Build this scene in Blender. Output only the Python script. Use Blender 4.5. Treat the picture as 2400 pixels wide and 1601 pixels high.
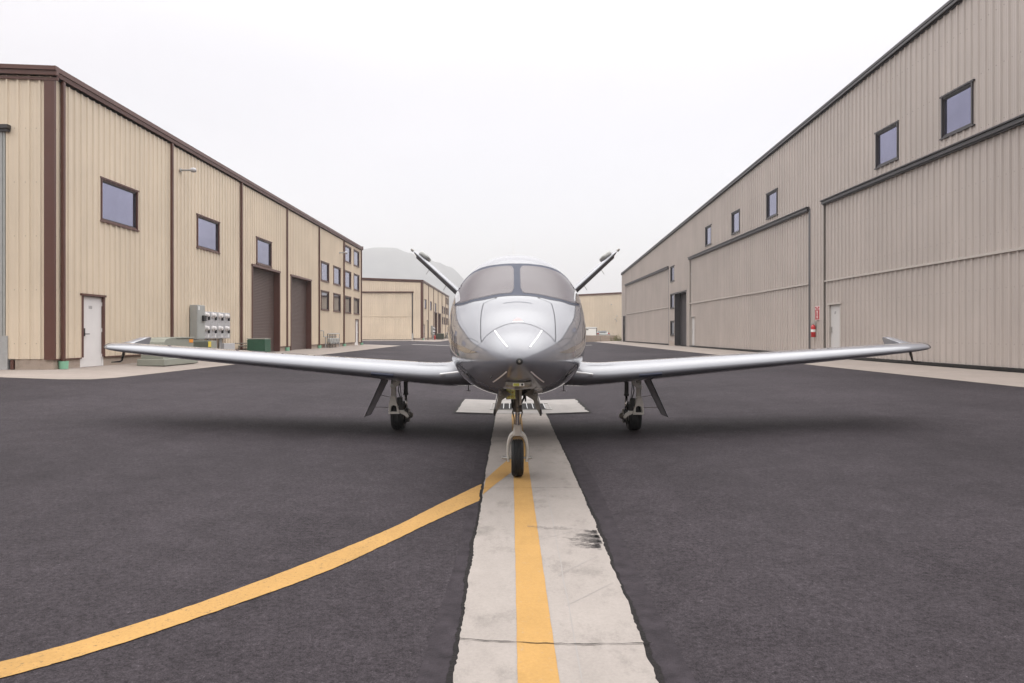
import bpy, math, random
from mathutils import Vector, Matrix
R = math.radians
PI = math.pi
for o in list(bpy.data.objects):
    bpy.data.objects.remove(o)
scene = bpy.context.scene
col = scene.collection
random.seed(7)

# ------------------------------------------------------------------ camera
CAMH = 1.43
cam = bpy.data.cameras.new('camera')
cam.sensor_width = 36.0
cam.lens = 25.0
cam.shift_x = 0.0023
cam.shift_y = -0.0077
cam.clip_start = 0.05
cam.clip_end = 9000
camo = bpy.data.objects.new('camera', cam)
camo.location = (0, 0, CAMH)
camo.rotation_euler = (R(90), 0, 0)
col.objects.link(camo)
scene.camera = camo

# ------------------------------------------------------------------ sky and light (overcast day)
SUN_EL, SUN_AZ = R(62), R(20)
world = bpy.data.worlds.new('World')
scene.world = world
world.use_nodes = True
wn, wl = world.node_tree.nodes, world.node_tree.links
wn.clear()
w_out = wn.new('ShaderNodeOutputWorld')
sky = wn.new('ShaderNodeTexSky')
sky.sky_type = 'NISHITA'
sky.sun_disc = False
sky.sun_elevation = SUN_EL
sky.sun_rotation = SUN_AZ
bg_sky = wn.new('ShaderNodeBackground')
bg_sky.inputs[1].default_value = 0.05
wl.new(sky.outputs[0], bg_sky.inputs[0])
tc = wn.new('ShaderNodeTexCoord')
sep = wn.new('ShaderNodeSeparateXYZ')
wl.new(tc.outputs['Generated'], sep.inputs[0])
ramp = wn.new('ShaderNodeValToRGB')          # overcast luminance: dim at the horizon, bright at the zenith
cr = ramp.color_ramp
cr.interpolation = 'B_SPLINE'
stops = [(0.0, (.176, .154, .137)), (.10, (.184, .161, .143)), (.25, (.181, .158, .137)), (.40, (.190, .167, .146)), (.50, (.40, .385, .355)),
         (.60, (.68, .665, .64)), (.80, (.86, .85, .83)), (1.0, (.90, .89, .87))]
while len(cr.elements) < len(stops):
    cr.elements.new(0.5)
for e, (p, v) in zip(cr.elements, stops):
    e.position = p
    e.color = (*v, 1)
wl.new(sep.outputs[2], ramp.inputs[0])
# soft cloud mottling
mp = wn.new('ShaderNodeMapping')
mp.inputs['Scale'].default_value = (1.2, 1.2, 3.0)
wl.new(tc.outputs['Generated'], mp.inputs[0])
nz = wn.new('ShaderNodeTexNoise')
nz.inputs['Scale'].default_value = 1.7
nz.inputs['Detail'].default_value = 5
nz.inputs['Roughness'].default_value = .5
wl.new(mp.outputs[0], nz.inputs[0])
mr = wn.new('ShaderNodeMapRange')
mr.inputs['From Min'].default_value = .3
mr.inputs['From Max'].default_value = .7
mr.inputs['To Min'].default_value = .955
mr.inputs['To Max'].default_value = 1.04
wl.new(nz.outputs[0], mr.inputs[0])
mx = wn.new('ShaderNodeVectorMath')
mx.operation = 'SCALE'
wl.new(ramp.outputs[0], mx.inputs[0])
wl.new(mr.outputs[0], mx.inputs['Scale'])
bg_cloud = wn.new('ShaderNodeBackground')
bg_cloud.inputs[1].default_value = 3.1
wl.new(mx.outputs[0], bg_cloud.inputs[0])
addn = wn.new('ShaderNodeAddShader')
wl.new(bg_cloud.outputs[0], addn.inputs[0])
wl.new(bg_sky.outputs[0], addn.inputs[1])
wl.new(addn.outputs[0], w_out.inputs[0])

sd = bpy.data.lights.new('sun', 'SUN')
sd.energy = 0.5
sd.angle = R(110)
sd.color = (1.0, .97, .93)
so = bpy.data.objects.new('sun', sd)
so.rotation_euler = (R(90) - SUN_EL, 0, PI - SUN_AZ)
so.location = (0, -10, 40)
col.objects.link(so)

vs = scene.view_settings
vs.view_transform = 'Standard'
vs.look = 'None'
vs.exposure = 0.54
vs.gamma = 1.0
vs.use_curve_mapping = False
scene.cycles.volume_bounces = 1
scene.cycles.max_bounces = 8

# ------------------------------------------------------------------ helpers
ORG = {}
def tag(o, label=None, cat=None, group=None, kind=None):
    if label: o['label'] = label
    if cat: o['category'] = cat
    if group: o['group'] = group
    if kind: o['kind'] = kind
    return o

def thing(name, loc, label, cat, group=None):
    o = bpy.data.objects.new(name, None)
    o.empty_display_size = .3
    o.location = loc
    col.objects.link(o)
    ORG[o.name] = Vector(loc)
    return tag(o, label, cat, group)

class MB:
    def __init__(s):
        s.v, s.f, s.m = [], [], []
    def add(s, vs_, fs, mi=0):
        b = len(s.v)
        s.v += [tuple(p) for p in vs_]
        s.f += [tuple(b + i for i in f) for f in fs]
        s.m += [mi] * len(fs)
        return s
    def box(s, x0, x1, y0, y1, z0, z1, mi=0):
        if x0 > x1: x0, x1 = x1, x0
        if y0 > y1: y0, y1 = y1, y0
        vs_ = [(x, y, z) for z in (z0, z1) for y in (y0, y1) for x in (x0, x1)]
        return s.add(vs_, [(0, 2, 3, 1), (4, 5, 7, 6), (0, 1, 5, 4), (2, 6, 7, 3), (0, 4, 6, 2), (1, 3, 7, 5)], mi)
    def tube(s, p0, p1, r0, r1=None, n=16, cap=True, mi=0):
        return s.path([p0, p1], [r0, r1 if r1 is not None else r0], n, cap, mi)
    def path(s, pts, rs, n=10, cap=True, mi=0):
        pts = [Vector(p) for p in pts]
        if not isinstance(rs, (list, tuple)): rs = [rs] * len(pts)
        rings = []
        up = None
        for i, p in enumerate(pts):
            a = pts[max(i - 1, 0)]
            b = pts[min(i + 1, len(pts) - 1)]
            d = (b - a).normalized()
            if up is None or abs(up.dot(d)) > .98:
                up = Vector((0, 0, 1)) if abs(d.z) < .9 else Vector((0, 1, 0))
            x = d.cross(up).normalized()
            y = x.cross(d).normalized()
            up = y
            rings.append([p + (x * math.cos(2 * PI * k / n) + y * math.sin(2 * PI * k / n)) * rs[i] for k in range(n)])
        return s.loft(rings, cap, mi)
    def loft(s, rings, cap=True, mi=0, closed=True):
        n = len(rings[0])
        vs_ = [p for r in rings for p in r]
        fs = []
        for i in range(len(rings) - 1):
            for k in range(n if closed else n - 1):
                k2 = (k + 1) % n
                fs.append((i * n + k, i * n + k2, (i + 1) * n + k2, (i + 1) * n + k))
        if cap and closed:
            fs.append(tuple(range(n - 1, -1, -1)))
            fs.append(tuple((len(rings) - 1) * n + k for k in range(n)))
        return s.add(vs_, fs, mi)
    def lathe(s, o, axis, prof, n=24, mi=0):
        """prof: list of (distance along axis, radius)"""
        o = Vector(o); d = Vector(axis).normalized()
        up = Vector((0, 0, 1)) if abs(d.z) < .9 else Vector((0, 1, 0))
        x = d.cross(up).normalized(); y = x.cross(d)
        rings = [[o + d * t + (x * math.cos(2 * PI * k / n) + y * math.sin(2 * PI * k / n)) * r for k in range(n)] for t, r in prof]
        return s.loft(rings, True, mi)
    def poly(s, pts, mi=0):
        return s.add(pts, [tuple(range(len(pts)))], mi)
    def slab(s, outline, nrm, th, mi=0):
        """a flat outline given thickness along nrm"""
        d = Vector(nrm).normalized() * th
        a = [Vector(p) for p in outline]
        return s.loft([a, [p + d for p in a]], True, mi)
    def build(s, name, mat, parent=None, smooth=False, bevel=0, auto=None):
        o0 = Vector((0, 0, 0))
        if parent is not None: o0 = ORG.get(parent.name, o0)
        me = bpy.data.meshes.new(name)
        me.from_pydata([tuple(Vector(p) - o0) for p in s.v], [], s.f)
        mats = mat if isinstance(mat, (list, tuple)) else [mat]
        for m in mats: me.materials.append(m)
        if len(mats) > 1:
            me.polygons.foreach_set('material_index', s.m)
        me.update()
        import bmesh
        bm = bmesh.new(); bm.from_mesh(me)
        bmesh.ops.recalc_face_normals(bm, faces=bm.faces)
        bm.to_mesh(me); bm.free()
        if smooth:
            me.polygons.foreach_set('use_smooth', [True] * len(me.polygons))
            if auto:
                me.set_sharp_from_angle(angle=R(auto))
        o = bpy.data.objects.new(name, me)
        col.objects.link(o)
        if parent is not None:
            o.parent = parent
            ORG[o.name] = o0
        if bevel:
            md = o.modifiers.new('bevel', 'BEVEL')
            md.width = bevel; md.segments = 2; md.limit_method = 'ANGLE'; md.angle_limit = R(35)
        return o

SPLIT = {'corner_trim', 'foundation', 'base_trim', 'rake_fascia', 'conduit', 'hydraulic_line', 'brake_hose', 'wheel', 'torque_link', 'static_wick', 'pipe_run', 'control_gap', 'door_tie', 'cabinet_cover', 'brake_caliper', 'door_channel', 'riser', 'door_jamb'}
_build = MB.build
def _split_build(s, name, mat, parent=None, smooth=False, bevel=0, auto=None):
    if name not in SPLIT or parent is None:
        return _build(s, name, mat, parent, smooth, bevel, auto)
    p = list(range(len(s.v)))
    def find(a):
        while p[a] != a:
            p[a] = p[p[a]]; a = p[a]
        return a
    for f in s.f:
        for a in f[1:]: p[find(a)] = find(f[0])
    isl = {}
    for f in s.f: isl.setdefault(find(f[0]), []).append(f)
    L = []
    for fs in isl.values():
        ids = {i for f in fs for i in f}; c = [s.v[i] for i in ids]
        L.append([fs, [min(q[k] for q in c) - .012 for k in range(3)], [max(q[k] for q in c) + .012 for k in range(3)]])
    i = 0
    while i < len(L):                                     # join pieces that touch
        j = i + 1; hit = False
        while j < len(L):
            if all(L[i][1][k] <= L[j][2][k] and L[j][1][k] <= L[i][2][k] for k in range(3)):
                L[i] = [L[i][0] + L[j][0], [min(L[i][1][k], L[j][1][k]) for k in range(3)], [max(L[i][2][k], L[j][2][k]) for k in range(3)]]
                L.pop(j); hit = True
            else: j += 1
        if not hit: i += 1
    o = None
    for fs, _, _ in L:
        ids = sorted({i for f in fs for i in f}); mp_ = {a: b for b, a in enumerate(ids)}
        q = MB(); q.v = [s.v[i] for i in ids]; q.f = [tuple(mp_[i] for i in f) for f in fs]; q.m = [0] * len(q.f)
        o = _build(q, name, mat, parent, smooth, bevel, auto)
    return o
MB.build = _split_build

def mat(name, color, rough=.6, metal=0., coat=0., coat_r=.05, var=0., scale=4., bump=0., bscale=40., emit=None, spec=None, ior=None, stretch=None, var2=None):
    m = bpy.data.materials.new(name)
    m.use_nodes = True
    nt = m.node_tree; n, l = nt.nodes, nt.links
    b = n['Principled BSDF']
    b.inputs['Base Color'].default_value = (*color, 1)
    b.inputs['Roughness'].default_value = rough
    b.inputs['Metallic'].default_value = metal
    b.inputs['Coat Weight'].default_value = coat
    b.inputs['Coat Roughness'].default_value = coat_r
    if spec is not None: b.inputs['Specular IOR Level'].default_value = spec
    if ior: b.inputs['IOR'].default_value = ior
    t = n.new('ShaderNodeTexCoord')
    mpn = n.new('ShaderNodeMapping')
    l.new(t.outputs['Object'], mpn.inputs[0])
    if stretch: mpn.inputs['Scale'].default_value = stretch
    if var:
        nn = n.new('ShaderNodeTexNoise')
        nn.inputs['Scale'].default_value = scale
        nn.inputs['Detail'].default_value = 6
        nn.inputs['Roughness'].default_value = .6
        l.new(mpn.outputs[0], nn.inputs[0])
        r_ = n.new('ShaderNodeValToRGB')
        r_.color_ramp.elements[0].position = .3
        r_.color_ramp.elements[1].position = .7
        r_.color_ramp.elements[0].color = tuple(c * (1 - var) for c in color) + (1,)
        r_.color_ramp.elements[1].color = tuple(min(c * (1 + var), 1) for c in color) + (1,)
        l.new(nn.outputs[0], r_.inputs[0])
        l.new(r_.outputs[0], b.inputs['Base Color'])
        rr = n.new('ShaderNodeMapRange')
        rr.inputs['To Min'].default_value = max(rough - .08, .02)
        rr.inputs['To Max'].default_value = min(rough + .08, 1)
        l.new(nn.outputs[0], rr.inputs[0])
        (l.new(rr.outputs[0], b.inputs['Roughness']) if rough > .1 else None)
    if bump:
        nb_ = n.new('ShaderNodeTexNoise')
        nb_.inputs['Scale'].default_value = bscale
        nb_.inputs['Detail'].default_value = 5
        l.new(t.outputs['Object'], nb_.inputs[0])
        bp = n.new('ShaderNodeBump')
        bp.inputs['Strength'].default_value = bump
        bp.inputs['Distance'].default_value = .01
        l.new(nb_.outputs[0], bp.inputs['Height'])
        l.new(bp.outputs[0], b.inputs['Normal'])
    if emit:
        b.inputs['Emission Color'].default_value = (*emit[0], 1)
        b.inputs['Emission Strength'].default_value = emit[1]
    return m

def siding_mat(name, color):
    """painted steel sheet: faint vertical weathering, panel to panel tone, screw rows"""
    m = mat(name, color, rough=.45, coat=0)
    nt = m.node_tree; n, l = nt.nodes, nt.links
    b = n['Principled BSDF']
    g = n.new('ShaderNodeNewGeometry')
    se = n.new('ShaderNodeSeparateXYZ'); l.new(g.outputs['Position'], se.inputs[0])
    ad = n.new('ShaderNodeMath'); ad.operation = 'ADD'
    l.new(se.outputs[0], ad.inputs[0]); l.new(se.outputs[1], ad.inputs[1])
    # panel tone every 0.915 m
    dv = n.new('ShaderNodeMath'); dv.operation = 'DIVIDE'; dv.inputs[1].default_value = .915
    l.new(ad.outputs[0], dv.inputs[0])
    fl = n.new('ShaderNodeMath'); fl.operation = 'FLOOR'; l.new(dv.outputs[0], fl.inputs[0])
    wnz = n.new('ShaderNodeTexWhiteNoise'); wnz.noise_dimensions = '1D'; l.new(fl.outputs[0], wnz.inputs['W'])
    # streaks
    mpn = n.new('ShaderNodeMapping'); mpn.inputs['Scale'].default_value = (7, 7, .35)
    l.new(g.outputs['Position'], mpn.inputs[0])
    nn = n.new('ShaderNodeTexNoise'); nn.inputs['Scale'].default_value = 1.0; nn.inputs['Detail'].default_value = 6
    l.new(mpn.outputs[0], nn.inputs[0])
    n2 = n.new('ShaderNodeTexNoise'); n2.inputs['Scale'].default_value = .45; n2.inputs['Detail'].default_value = 3
    l.new(g.outputs['Position'], n2.inputs[0])
    m1 = n.new('ShaderNodeMapRange'); m1.inputs['To Min'].default_value = .975; m1.inputs['To Max'].default_value = 1.025
    l.new(wnz.outputs['Value'], m1.inputs[0])
    m2 = n.new('ShaderNodeMapRange'); m2.inputs['From Min'].default_value = .3; m2.inputs['From Max'].default_value = .7
    m2.inputs['To Min'].default_value = .95; m2.inputs['To Max'].default_value = 1.04
    l.new(nn.outputs[0], m2.inputs[0])
    m3 = n.new('ShaderNodeMapRange'); m3.inputs['From Min'].default_value = .3; m3.inputs['From Max'].default_value = .7
    m3.inputs['To Min'].default_value = .95; m3.inputs['To Max'].default_value = 1.05
    l.new(n2.outputs[0], m3.inputs[0])
    k1 = n.new('ShaderNodeMath'); k1.operation = 'MULTIPLY'; l.new(m1.outputs[0], k1.inputs[0]); l.new(m2.outputs[0], k1.inputs[1])
    k2 = n.new('ShaderNodeMath'); k2.operation = 'MULTIPLY'; l.new(k1.outputs[0], k2.inputs[0]); l.new(m3.outputs[0], k2.inputs[1])
    # screw heads: small dark dots, every 0.305 m along and 1.5 m up
    def tri(src, step, off):
        a = n.new('ShaderNodeMath'); a.operation = 'ADD'; a.inputs[1].default_value = off; l.new(src, a.inputs[0])
        w = n.new('ShaderNodeMath'); w.operation = 'PINGPONG'; w.inputs[1].default_value = step / 2; l.new(a.outputs[0], w.inputs[0])
        return w.outputs[0]
    px = tri(ad.outputs[0], .305, .09); pz = tri(se.outputs[2], 1.5, .35)
    cv = n.new('ShaderNodeCombineXYZ'); l.new(px, cv.inputs[0]); l.new(pz, cv.inputs[1])
    ln = n.new('ShaderNodeVectorMath'); ln.operation = 'LENGTH'; l.new(cv.outputs[0], ln.inputs[0])
    sm = n.new('ShaderNodeMapRange'); sm.inputs['From Min'].default_value = .010; sm.inputs['From Max'].default_value = .018
    sm.inputs['To Min'].default_value = .55; sm.inputs['To Max'].default_value = 1
    l.new(ln.outputs['Value'], sm.inputs[0])
    k3 = n.new('ShaderNodeMath'); k3.operation = 'MULTIPLY'; l.new(k2.outputs[0], k3.inputs[0]); l.new(sm.outputs[0], k3.inputs[1])
    sc = n.new('ShaderNodeVectorMath'); sc.operation = 'SCALE'; sc.inputs[0].default_value = color
    l.new(k3.outputs[0], sc.inputs['Scale'])
    l.new(sc.outputs[0], b.inputs['Base Color'])
    return m

def asphalt_mat():
    m = mat('asphalt', (.045, .041, .045), rough=.9, spec=.12)
    nt = m.node_tree; n, l = nt.nodes, nt.links
    b = n['Principled BSDF']
    g = n.new('ShaderNodeNewGeometry')
    def noise(scale, det=5, rough=.6, st=None):
        x = n.new('ShaderNodeTexNoise'); x.inputs['Scale'].default_value = scale
        x.inputs['Detail'].default_value = det; x.inputs['Roughness'].default_value = rough
        if st:
            q = n.new('ShaderNodeMapping'); q.inputs['Scale'].default_value = st
            l.new(g.outputs['Position'], q.inputs[0]); l.new(q.outputs[0], x.inputs[0])
        else: l.new(g.outputs['Position'], x.inputs[0])
        return x.outputs[0]
    def mrn(s, a, b_, c, d):
        x = n.new('ShaderNodeMapRange'); x.inputs['From Min'].default_value = a; x.inputs['From Max'].default_value = b_
        x.inputs['To Min'].default_value = c; x.inputs['To Max'].default_value = d
        l.new(s, x.inputs[0]); return x.outputs[0]
    def mul(a, c):
        x = n.new('ShaderNodeMath'); x.operation = 'MULTIPLY'; l.new(a, x.inputs[0]); l.new(c, x.inputs[1]); return x.outputs[0]
    big = mrn(noise(.22, 5), .32, .68, .76, 1.26)
    lanes = mrn(noise(1.0, 4, .6, (.9, .12, 1)), .3, .7, .90, 1.12)
    mid = mrn(noise(3.5, 6, .7), .3, .7, .88, 1.12)
    grit = mul(mrn(noise(150, 3, .7), .3, .7, .45, 1.6), mul(mrn(noise(38, 4, .8), .32, .68, .55, 1.48), mul(mrn(noise(13, 6, .85), .36, .5, .78, 1.0), mrn(noise(9, 8, .9, (1, .45, 1)), .5, .68, 1.0, 1.22))))
    vor = n.new('ShaderNodeTexVoronoi'); vor.inputs['Scale'].default_value = 48
    l.new(g.outputs['Position'], vor.inputs[0])
    chip = mrn(vor.outputs['Distance'], .06, .2, 2.3, 1.0)      # pale aggregate chips
    rnd = n.new('ShaderNodeSeparateColor'); l.new(vor.outputs['Color'], rnd.inputs[0])
    sel = mrn(rnd.outputs[0], .72, .78, 0, 1)
    one = n.new('ShaderNodeMix'); one.data_type = 'FLOAT'
    one.inputs[2].default_value = 1.0
    l.new(sel, one.inputs[0]); l.new(chip, one.inputs[3])
    f = mul(mul(mul(big, lanes), mul(mid, grit)), one.outputs[0])
    sc = n.new('ShaderNodeVectorMath'); sc.operation = 'SCALE'; sc.inputs[0].default_value = (.0335, .0280, .0316)
    l.new(f, sc.inputs['Scale']); l.new(sc.outputs[0], b.inputs['Base Color'])
    bp = n.new('ShaderNodeBump'); bp.inputs['Strength'].default_value = .7; bp.inputs['Distance'].default_value = .006
    l.new(noise(90, 5, .75), bp.inputs['Height']); l.new(bp.outputs[0], b.inputs['Normal'])
    return m

def concrete_mat(name, color, wear=0.):
    m = mat(name, color, rough=.85)
    nt = m.node_tree; n, l = nt.nodes, nt.links
    b = n['Principled BSDF']; b.inputs['Specular IOR Level'].default_value = .25
    g = n.new('ShaderNodeNewGeometry')
    def noise(scale, det=6, rough=.65, st=None):
        x = n.new('ShaderNodeTexNoise'); x.inputs['Scale'].default_value = scale
        x.inputs['Detail'].default_value = det; x.inputs['Roughness'].default_value = rough
        q = n.new('ShaderNodeMapping')
        if st: q.inputs['Scale'].default_value = st
        l.new(g.outputs['Position'], q.inputs[0]); l.new(q.outputs[0], x.inputs[0])
        return x.outputs[0]
    def mrn(s, a, b_, c, d):
        x = n.new('ShaderNodeMapRange'); x.inputs['From Min'].default_value = a; x.inputs['From Max'].default_value = b_
        x.inputs['To Min'].default_value = c; x.inputs['To Max'].default_value = d
        l.new(s, x.inputs[0]); return x.outputs[0]
    def mul(a, c):
        x = n.new('ShaderNodeMath'); x.operation = 'MULTIPLY'; l.new(a, x.inputs[0]); l.new(c, x.inputs[1]); return x.outputs[0]
    f = mul(mul(mrn(noise(.8), .3, .7, .93, 1.06), mrn(noise(5, 6, .7, (1, .5, 1)), .3, .7, .93, 1.06)),
            mul(mrn(noise(60, 4, .7), .3, .7, .92, 1.07), mrn(noise(2.2, 8, .8, (1, .6, 1)), .52, .74, 1.0, 1.0 - .35 * wear)))
    sc = n.new('ShaderNodeVectorMath'); sc.operation = 'SCALE'; sc.inputs[0].default_value = color
    l.new(f, sc.inputs['Scale']); l.new(sc.outputs[0], b.inputs['Base Color'])
    bp = n.new('ShaderNodeBump'); bp.inputs['Strength'].default_value = .35; bp.inputs['Distance'].default_value = .004
    l.new(noise(70), bp.inputs['Height']); l.new(bp.outputs[0], b.inputs['Normal'])
    return m

def paint_line_mat(name, under, cut):
    m = concrete_mat(name, (.350, .202, .066), .5)
    nt = m.node_tree; n, l = nt.nodes, nt.links
    b = n['Principled BSDF']; src = b.inputs['Base Color'].links[0].from_socket
    g = n.new('ShaderNodeNewGeometry')
    x = n.new('ShaderNodeTexNoise'); x.inputs['Scale'].default_value = 45; x.inputs['Detail'].default_value = 7; x.inputs['Roughness'].default_value = .8
    l.new(g.outputs['Position'], x.inputs[0])
    y = n.new('ShaderNodeMapRange'); y.inputs['From Min'].default_value = cut; y.inputs['From Max'].default_value = cut + .07
    y.inputs['To Max'].default_value = .8
    l.new(x.outputs[0], y.inputs[0])
    mxx = n.new('ShaderNodeMix'); mxx.data_type = 'RGBA'; mxx.inputs[7].default_value = (*under, 1)
    l.new(y.outputs[0], mxx.inputs[0]); l.new(src, mxx.inputs[6]); l.new(mxx.outputs[2], b.inputs['Base Color'])
    b.inputs['Specular IOR Level'].default_value = .25
    return m

M = {}
M['asphalt'] = asphalt_mat()
M['tar'] = mat('tar_edge', (.012, .010, .010), spec=.15, rough=.8, bump=.6, bscale=60, var=.3, scale=12)
M['seal'] = mat('asphalt_edge_band', (.0315, .0262, .030), rough=.9, bump=.5, bscale=90, var=.35, scale=9, spec=.12)
M['faint'] = mat('faint_mark', (.238, .218, .207), rough=.9)
M['pale_edge'] = mat('pale_band_edge', (.032, .028, .031), rough=.9, var=.5, scale=14)
M['strip'] = concrete_mat('worn_concrete', (.262, .232, .212), 1.3)
M['apron'] = concrete_mat('pale_concrete', (.262, .222, .196), .25)
M['pad'] = concrete_mat('pad_concrete', (.27, .25, .236), .5)
M['stem'] = concrete_mat('stained_concrete', (.36, .29, .24), 1.2)
M['yellow'] = paint_line_mat('yellow_marking_paint', (.27, .22, .17), .60)
M['yellow2'] = paint_line_mat('yellow_paint_on_asphalt', (.10, .075, .045), .56)
M['rubber_mark'] = mat('rubber_mark', (.135, .122, .118), rough=.95, spec=.1)
M['tan'] = siding_mat('tan_siding', (.640, .535, .415))
M['taupe'] = siding_mat('taupe_siding', (.420, .366, .334))
M['taupe_trim'] = mat('taupe_trim', (.42, .375, .34), rough=.45)
M['tan_trim'] = mat('tan_trim', (.55, .46, .35), rough=.5)
M['brown'] = mat('brown_trim', (.098, .040, .030), rough=.42, var=.06, scale=3)
M['brown_door'] = mat('brown_slat', (.105, .072, .063), rough=.45, var=.06, scale=2)
M['char'] = mat('charcoal_trim', (.045, .040, .042), rough=.4)
M['char_door'] = mat('charcoal_slat', (.060, .052, .056), rough=.45, var=.08, scale=2)
M['roof'] = mat('roof_sheet', (.30, .27, .25), rough=.5)
M['glass'] = mat('window_glass', (.265, .265, .365), rough=.03, metal=.92, var=.13, scale=.35)
M['glass_dim'] = mat('window_glass_dim', (.20, .20, .225), rough=.04, metal=.85)
M['white'] = mat('white_door_paint', (.66, .63, .62), rough=.5, var=.03, scale=2)
M['grey_door'] = mat('grey_door_paint', (.50, .48, .47), rough=.5, var=.03, scale=2)
M['black'] = mat('black_hardware', (.012, .012, .013), rough=.45)
M['steel'] = mat('brushed_steel', (.45, .44, .43), rough=.35, metal=.9, var=.1, scale=8)
M['galv'] = mat('galvanised_steel', (.40, .40, .40), rough=.5, metal=.4, var=.12, scale=7)
M['elec'] = mat('grey_enamel', (.33, .33, .315), rough=.5, var=.06, scale=4)
M['elec_light'] = mat('pale_grey_enamel', (.43, .42, .43), rough=.5, var=.05, scale=5)
M['tgreen'] = mat('grey_green_enamel', (.25, .255, .215), rough=.5, var=.07, scale=3)
M['dgreen'] = mat('dark_olive_enamel', (.055, .062, .04), rough=.5, var=.1, scale=3)
M['acgreen'] = mat('green_enamel', (.04, .125, .075), rough=.5, var=.1, scale=5)
M['pot'] = mat('mint_green_plastic', (.22, .45, .31), rough=.6)
M['orange'] = mat('orange_label', (.75, .28, .03), rough=.6)
M['yellab'] = mat('yellow_label', (.65, .5, .06), rough=.6)
M['wlabel'] = mat('white_label', (.75, .74, .72), rough=.6)
M['red'] = mat('red_enamel', (.42, .008, .01), rough=.3, coat=.4)
M['signred'] = mat('red_sign', (.36, .045, .05), rough=.6)
M['signwhite'] = mat('white_sign', (.72, .60, .58), rough=.6)
# aircraft
M['silver'] = mat('silver_paint', (.124, .125, .142), rough=.5, metal=.10, coat=1.0, coat_r=.012, spec=.12)
M['silver2'] = mat('silver_paint_wing', (.175, .176, .195), rough=.45, metal=.15, spec=.2, coat=1.0, coat_r=.02)
M['seam'] = mat('panel_gap', (.022, .022, .028), rough=.6, spec=.2)
M['wframe'] = mat('windshield_frame_paint', (.040, .044, .066), rough=.6, metal=.0, spec=.05, coat=.12)
M['wseal'] = mat('windshield_seal', (.05, .045, .055), rough=.5)
M['shade'] = mat('sunshade_behind_glass', (.050, .034, .038), rough=.6, spec=.0, metal=.0, coat=.62, coat_r=.02, var=.05, scale=2)
M['cabwin'] = mat('cabin_glass', (.10, .085, .08), rough=.05, metal=.3, coat=1.0, coat_r=.02)
M['stripe'] = mat('bronze_stripe_paint', (.05, .042, .036), rough=.25, coat=1.0, coat_r=.02)
M['cheat'] = mat('white_strip', (.78, .77, .78), rough=.5)
M['tyre'] = mat('tyre_rubber', (.012, .012, .013), rough=.75, bump=.1, bscale=80)
M['gearwhite'] = mat('gear_white_enamel', (.56, .53, .49), rough=.4, var=.06, scale=20)
M['chrome'] = mat('chrome_strut', (.55, .53, .52), rough=.18, metal=1.)
M['gearmetal'] = mat('gear_cast_metal', (.20, .185, .165), rough=.45, metal=.6, var=.2, scale=30)
M['gearblack'] = mat('gear_black', (.02, .02, .02), rough=.5)
M['door_in'] = mat('gear_door_paint', (.10, .092, .10), rough=.45, metal=.2, var=.12, scale=20)
M['boot'] = mat('de_ice_boot', (.10, .095, .10), rough=.5, metal=.2)
M['lamp'] = mat('landing_lamp_lens', (.50, .52, .10), rough=.25, metal=.2, coat=1., var=.5, scale=45)
M['navglass'] = mat('nav_lens', (.42, .40, .38), rough=.08, metal=.4, coat=1.)
M['placard'] = mat('red_placard', (.70, .25, .25), rough=.5)

def txt(body, size, loc, rot, m, parent, name='lettering', ext=.001, bold=.004):
    c = bpy.data.curves.new(name, 'FONT')
    c.body = body; c.size = size; c.extrude = ext; c.align_x = 'CENTER'; c.align_y = 'CENTER'; c.offset = bold
    tmp = bpy.data.objects.new('tmp', c); col.objects.link(tmp)
    tmp.location = loc; tmp.rotation_euler = rot
    bpy.context.view_layer.update()
    dg = bpy.context.evaluated_depsgraph_get()
    me = bpy.data.meshes.new_from_object(tmp.evaluated_get(dg))
    mw = tmp.matrix_world.copy()
    bpy.data.objects.remove(tmp)
    me.transform(Matrix.Translation(-ORG.get(parent.name, Vector((0, 0, 0)))) @ mw)
    me.materials.clear(); me.materials.append(m)
    o = bpy.data.objects.new(name, me); col.objects.link(o)
    o.parent = parent; ORG[o.name] = ORG.get(parent.name, Vector((0, 0, 0)))
    return o

# ------------------------------------------------------------------ ground
def g(X, Y):
    return min(.034 * max(0, abs(X - .2) - .42), .43) + .0012 * min(80, max(0, Y - 20))

def sheet(name, outline, dz, m, kind='structure', parent=None, sub=1.0, label=None):
    """polygon laid on the ground, cut into a fine enough mesh to follow it"""
    import bmesh
    bm = bmesh.new()
    f = bm.faces.new([bm.verts.new((x, y, 0)) for x, y in outline])
    xs = [p[0] for p in outline]; ys = [p[1] for p in outline]
    cuts = [-12.48 - .1, -.22, .62, 12.85]
    for c in cuts:
        if min(xs) < c < max(xs):
            bmesh.ops.bisect_plane(bm, geom=bm.verts[:] + bm.edges[:] + bm.faces[:], plane_co=(c, 0, 0), plane_no=(1, 0, 0))
    for c in (20, 100):
        if min(ys) < c < max(ys):
            bmesh.ops.bisect_plane(bm, geom=bm.verts[:] + bm.edges[:] + bm.faces[:], plane_co=(0, c, 0), plane_no=(0, 1, 0))
    bmesh.ops.triangulate(bm, faces=bm.faces)
    for v in bm.verts: v.co.z = g(v.co.x, v.co.y) + dz
    bmesh.ops.recalc_face_normals(bm, faces=bm.faces)
    me = bpy.data.meshes.new(name); bm.to_mesh(me); bm.free()
    for p in me.polygons:
        if p.normal.z < 0: p.flip()
    me.materials.append(m)
    o = bpy.data.objects.new(name, me); col.objects.link(o)
    if parent: o.parent = parent
    elif kind: o['kind'] = kind
    return o

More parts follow.
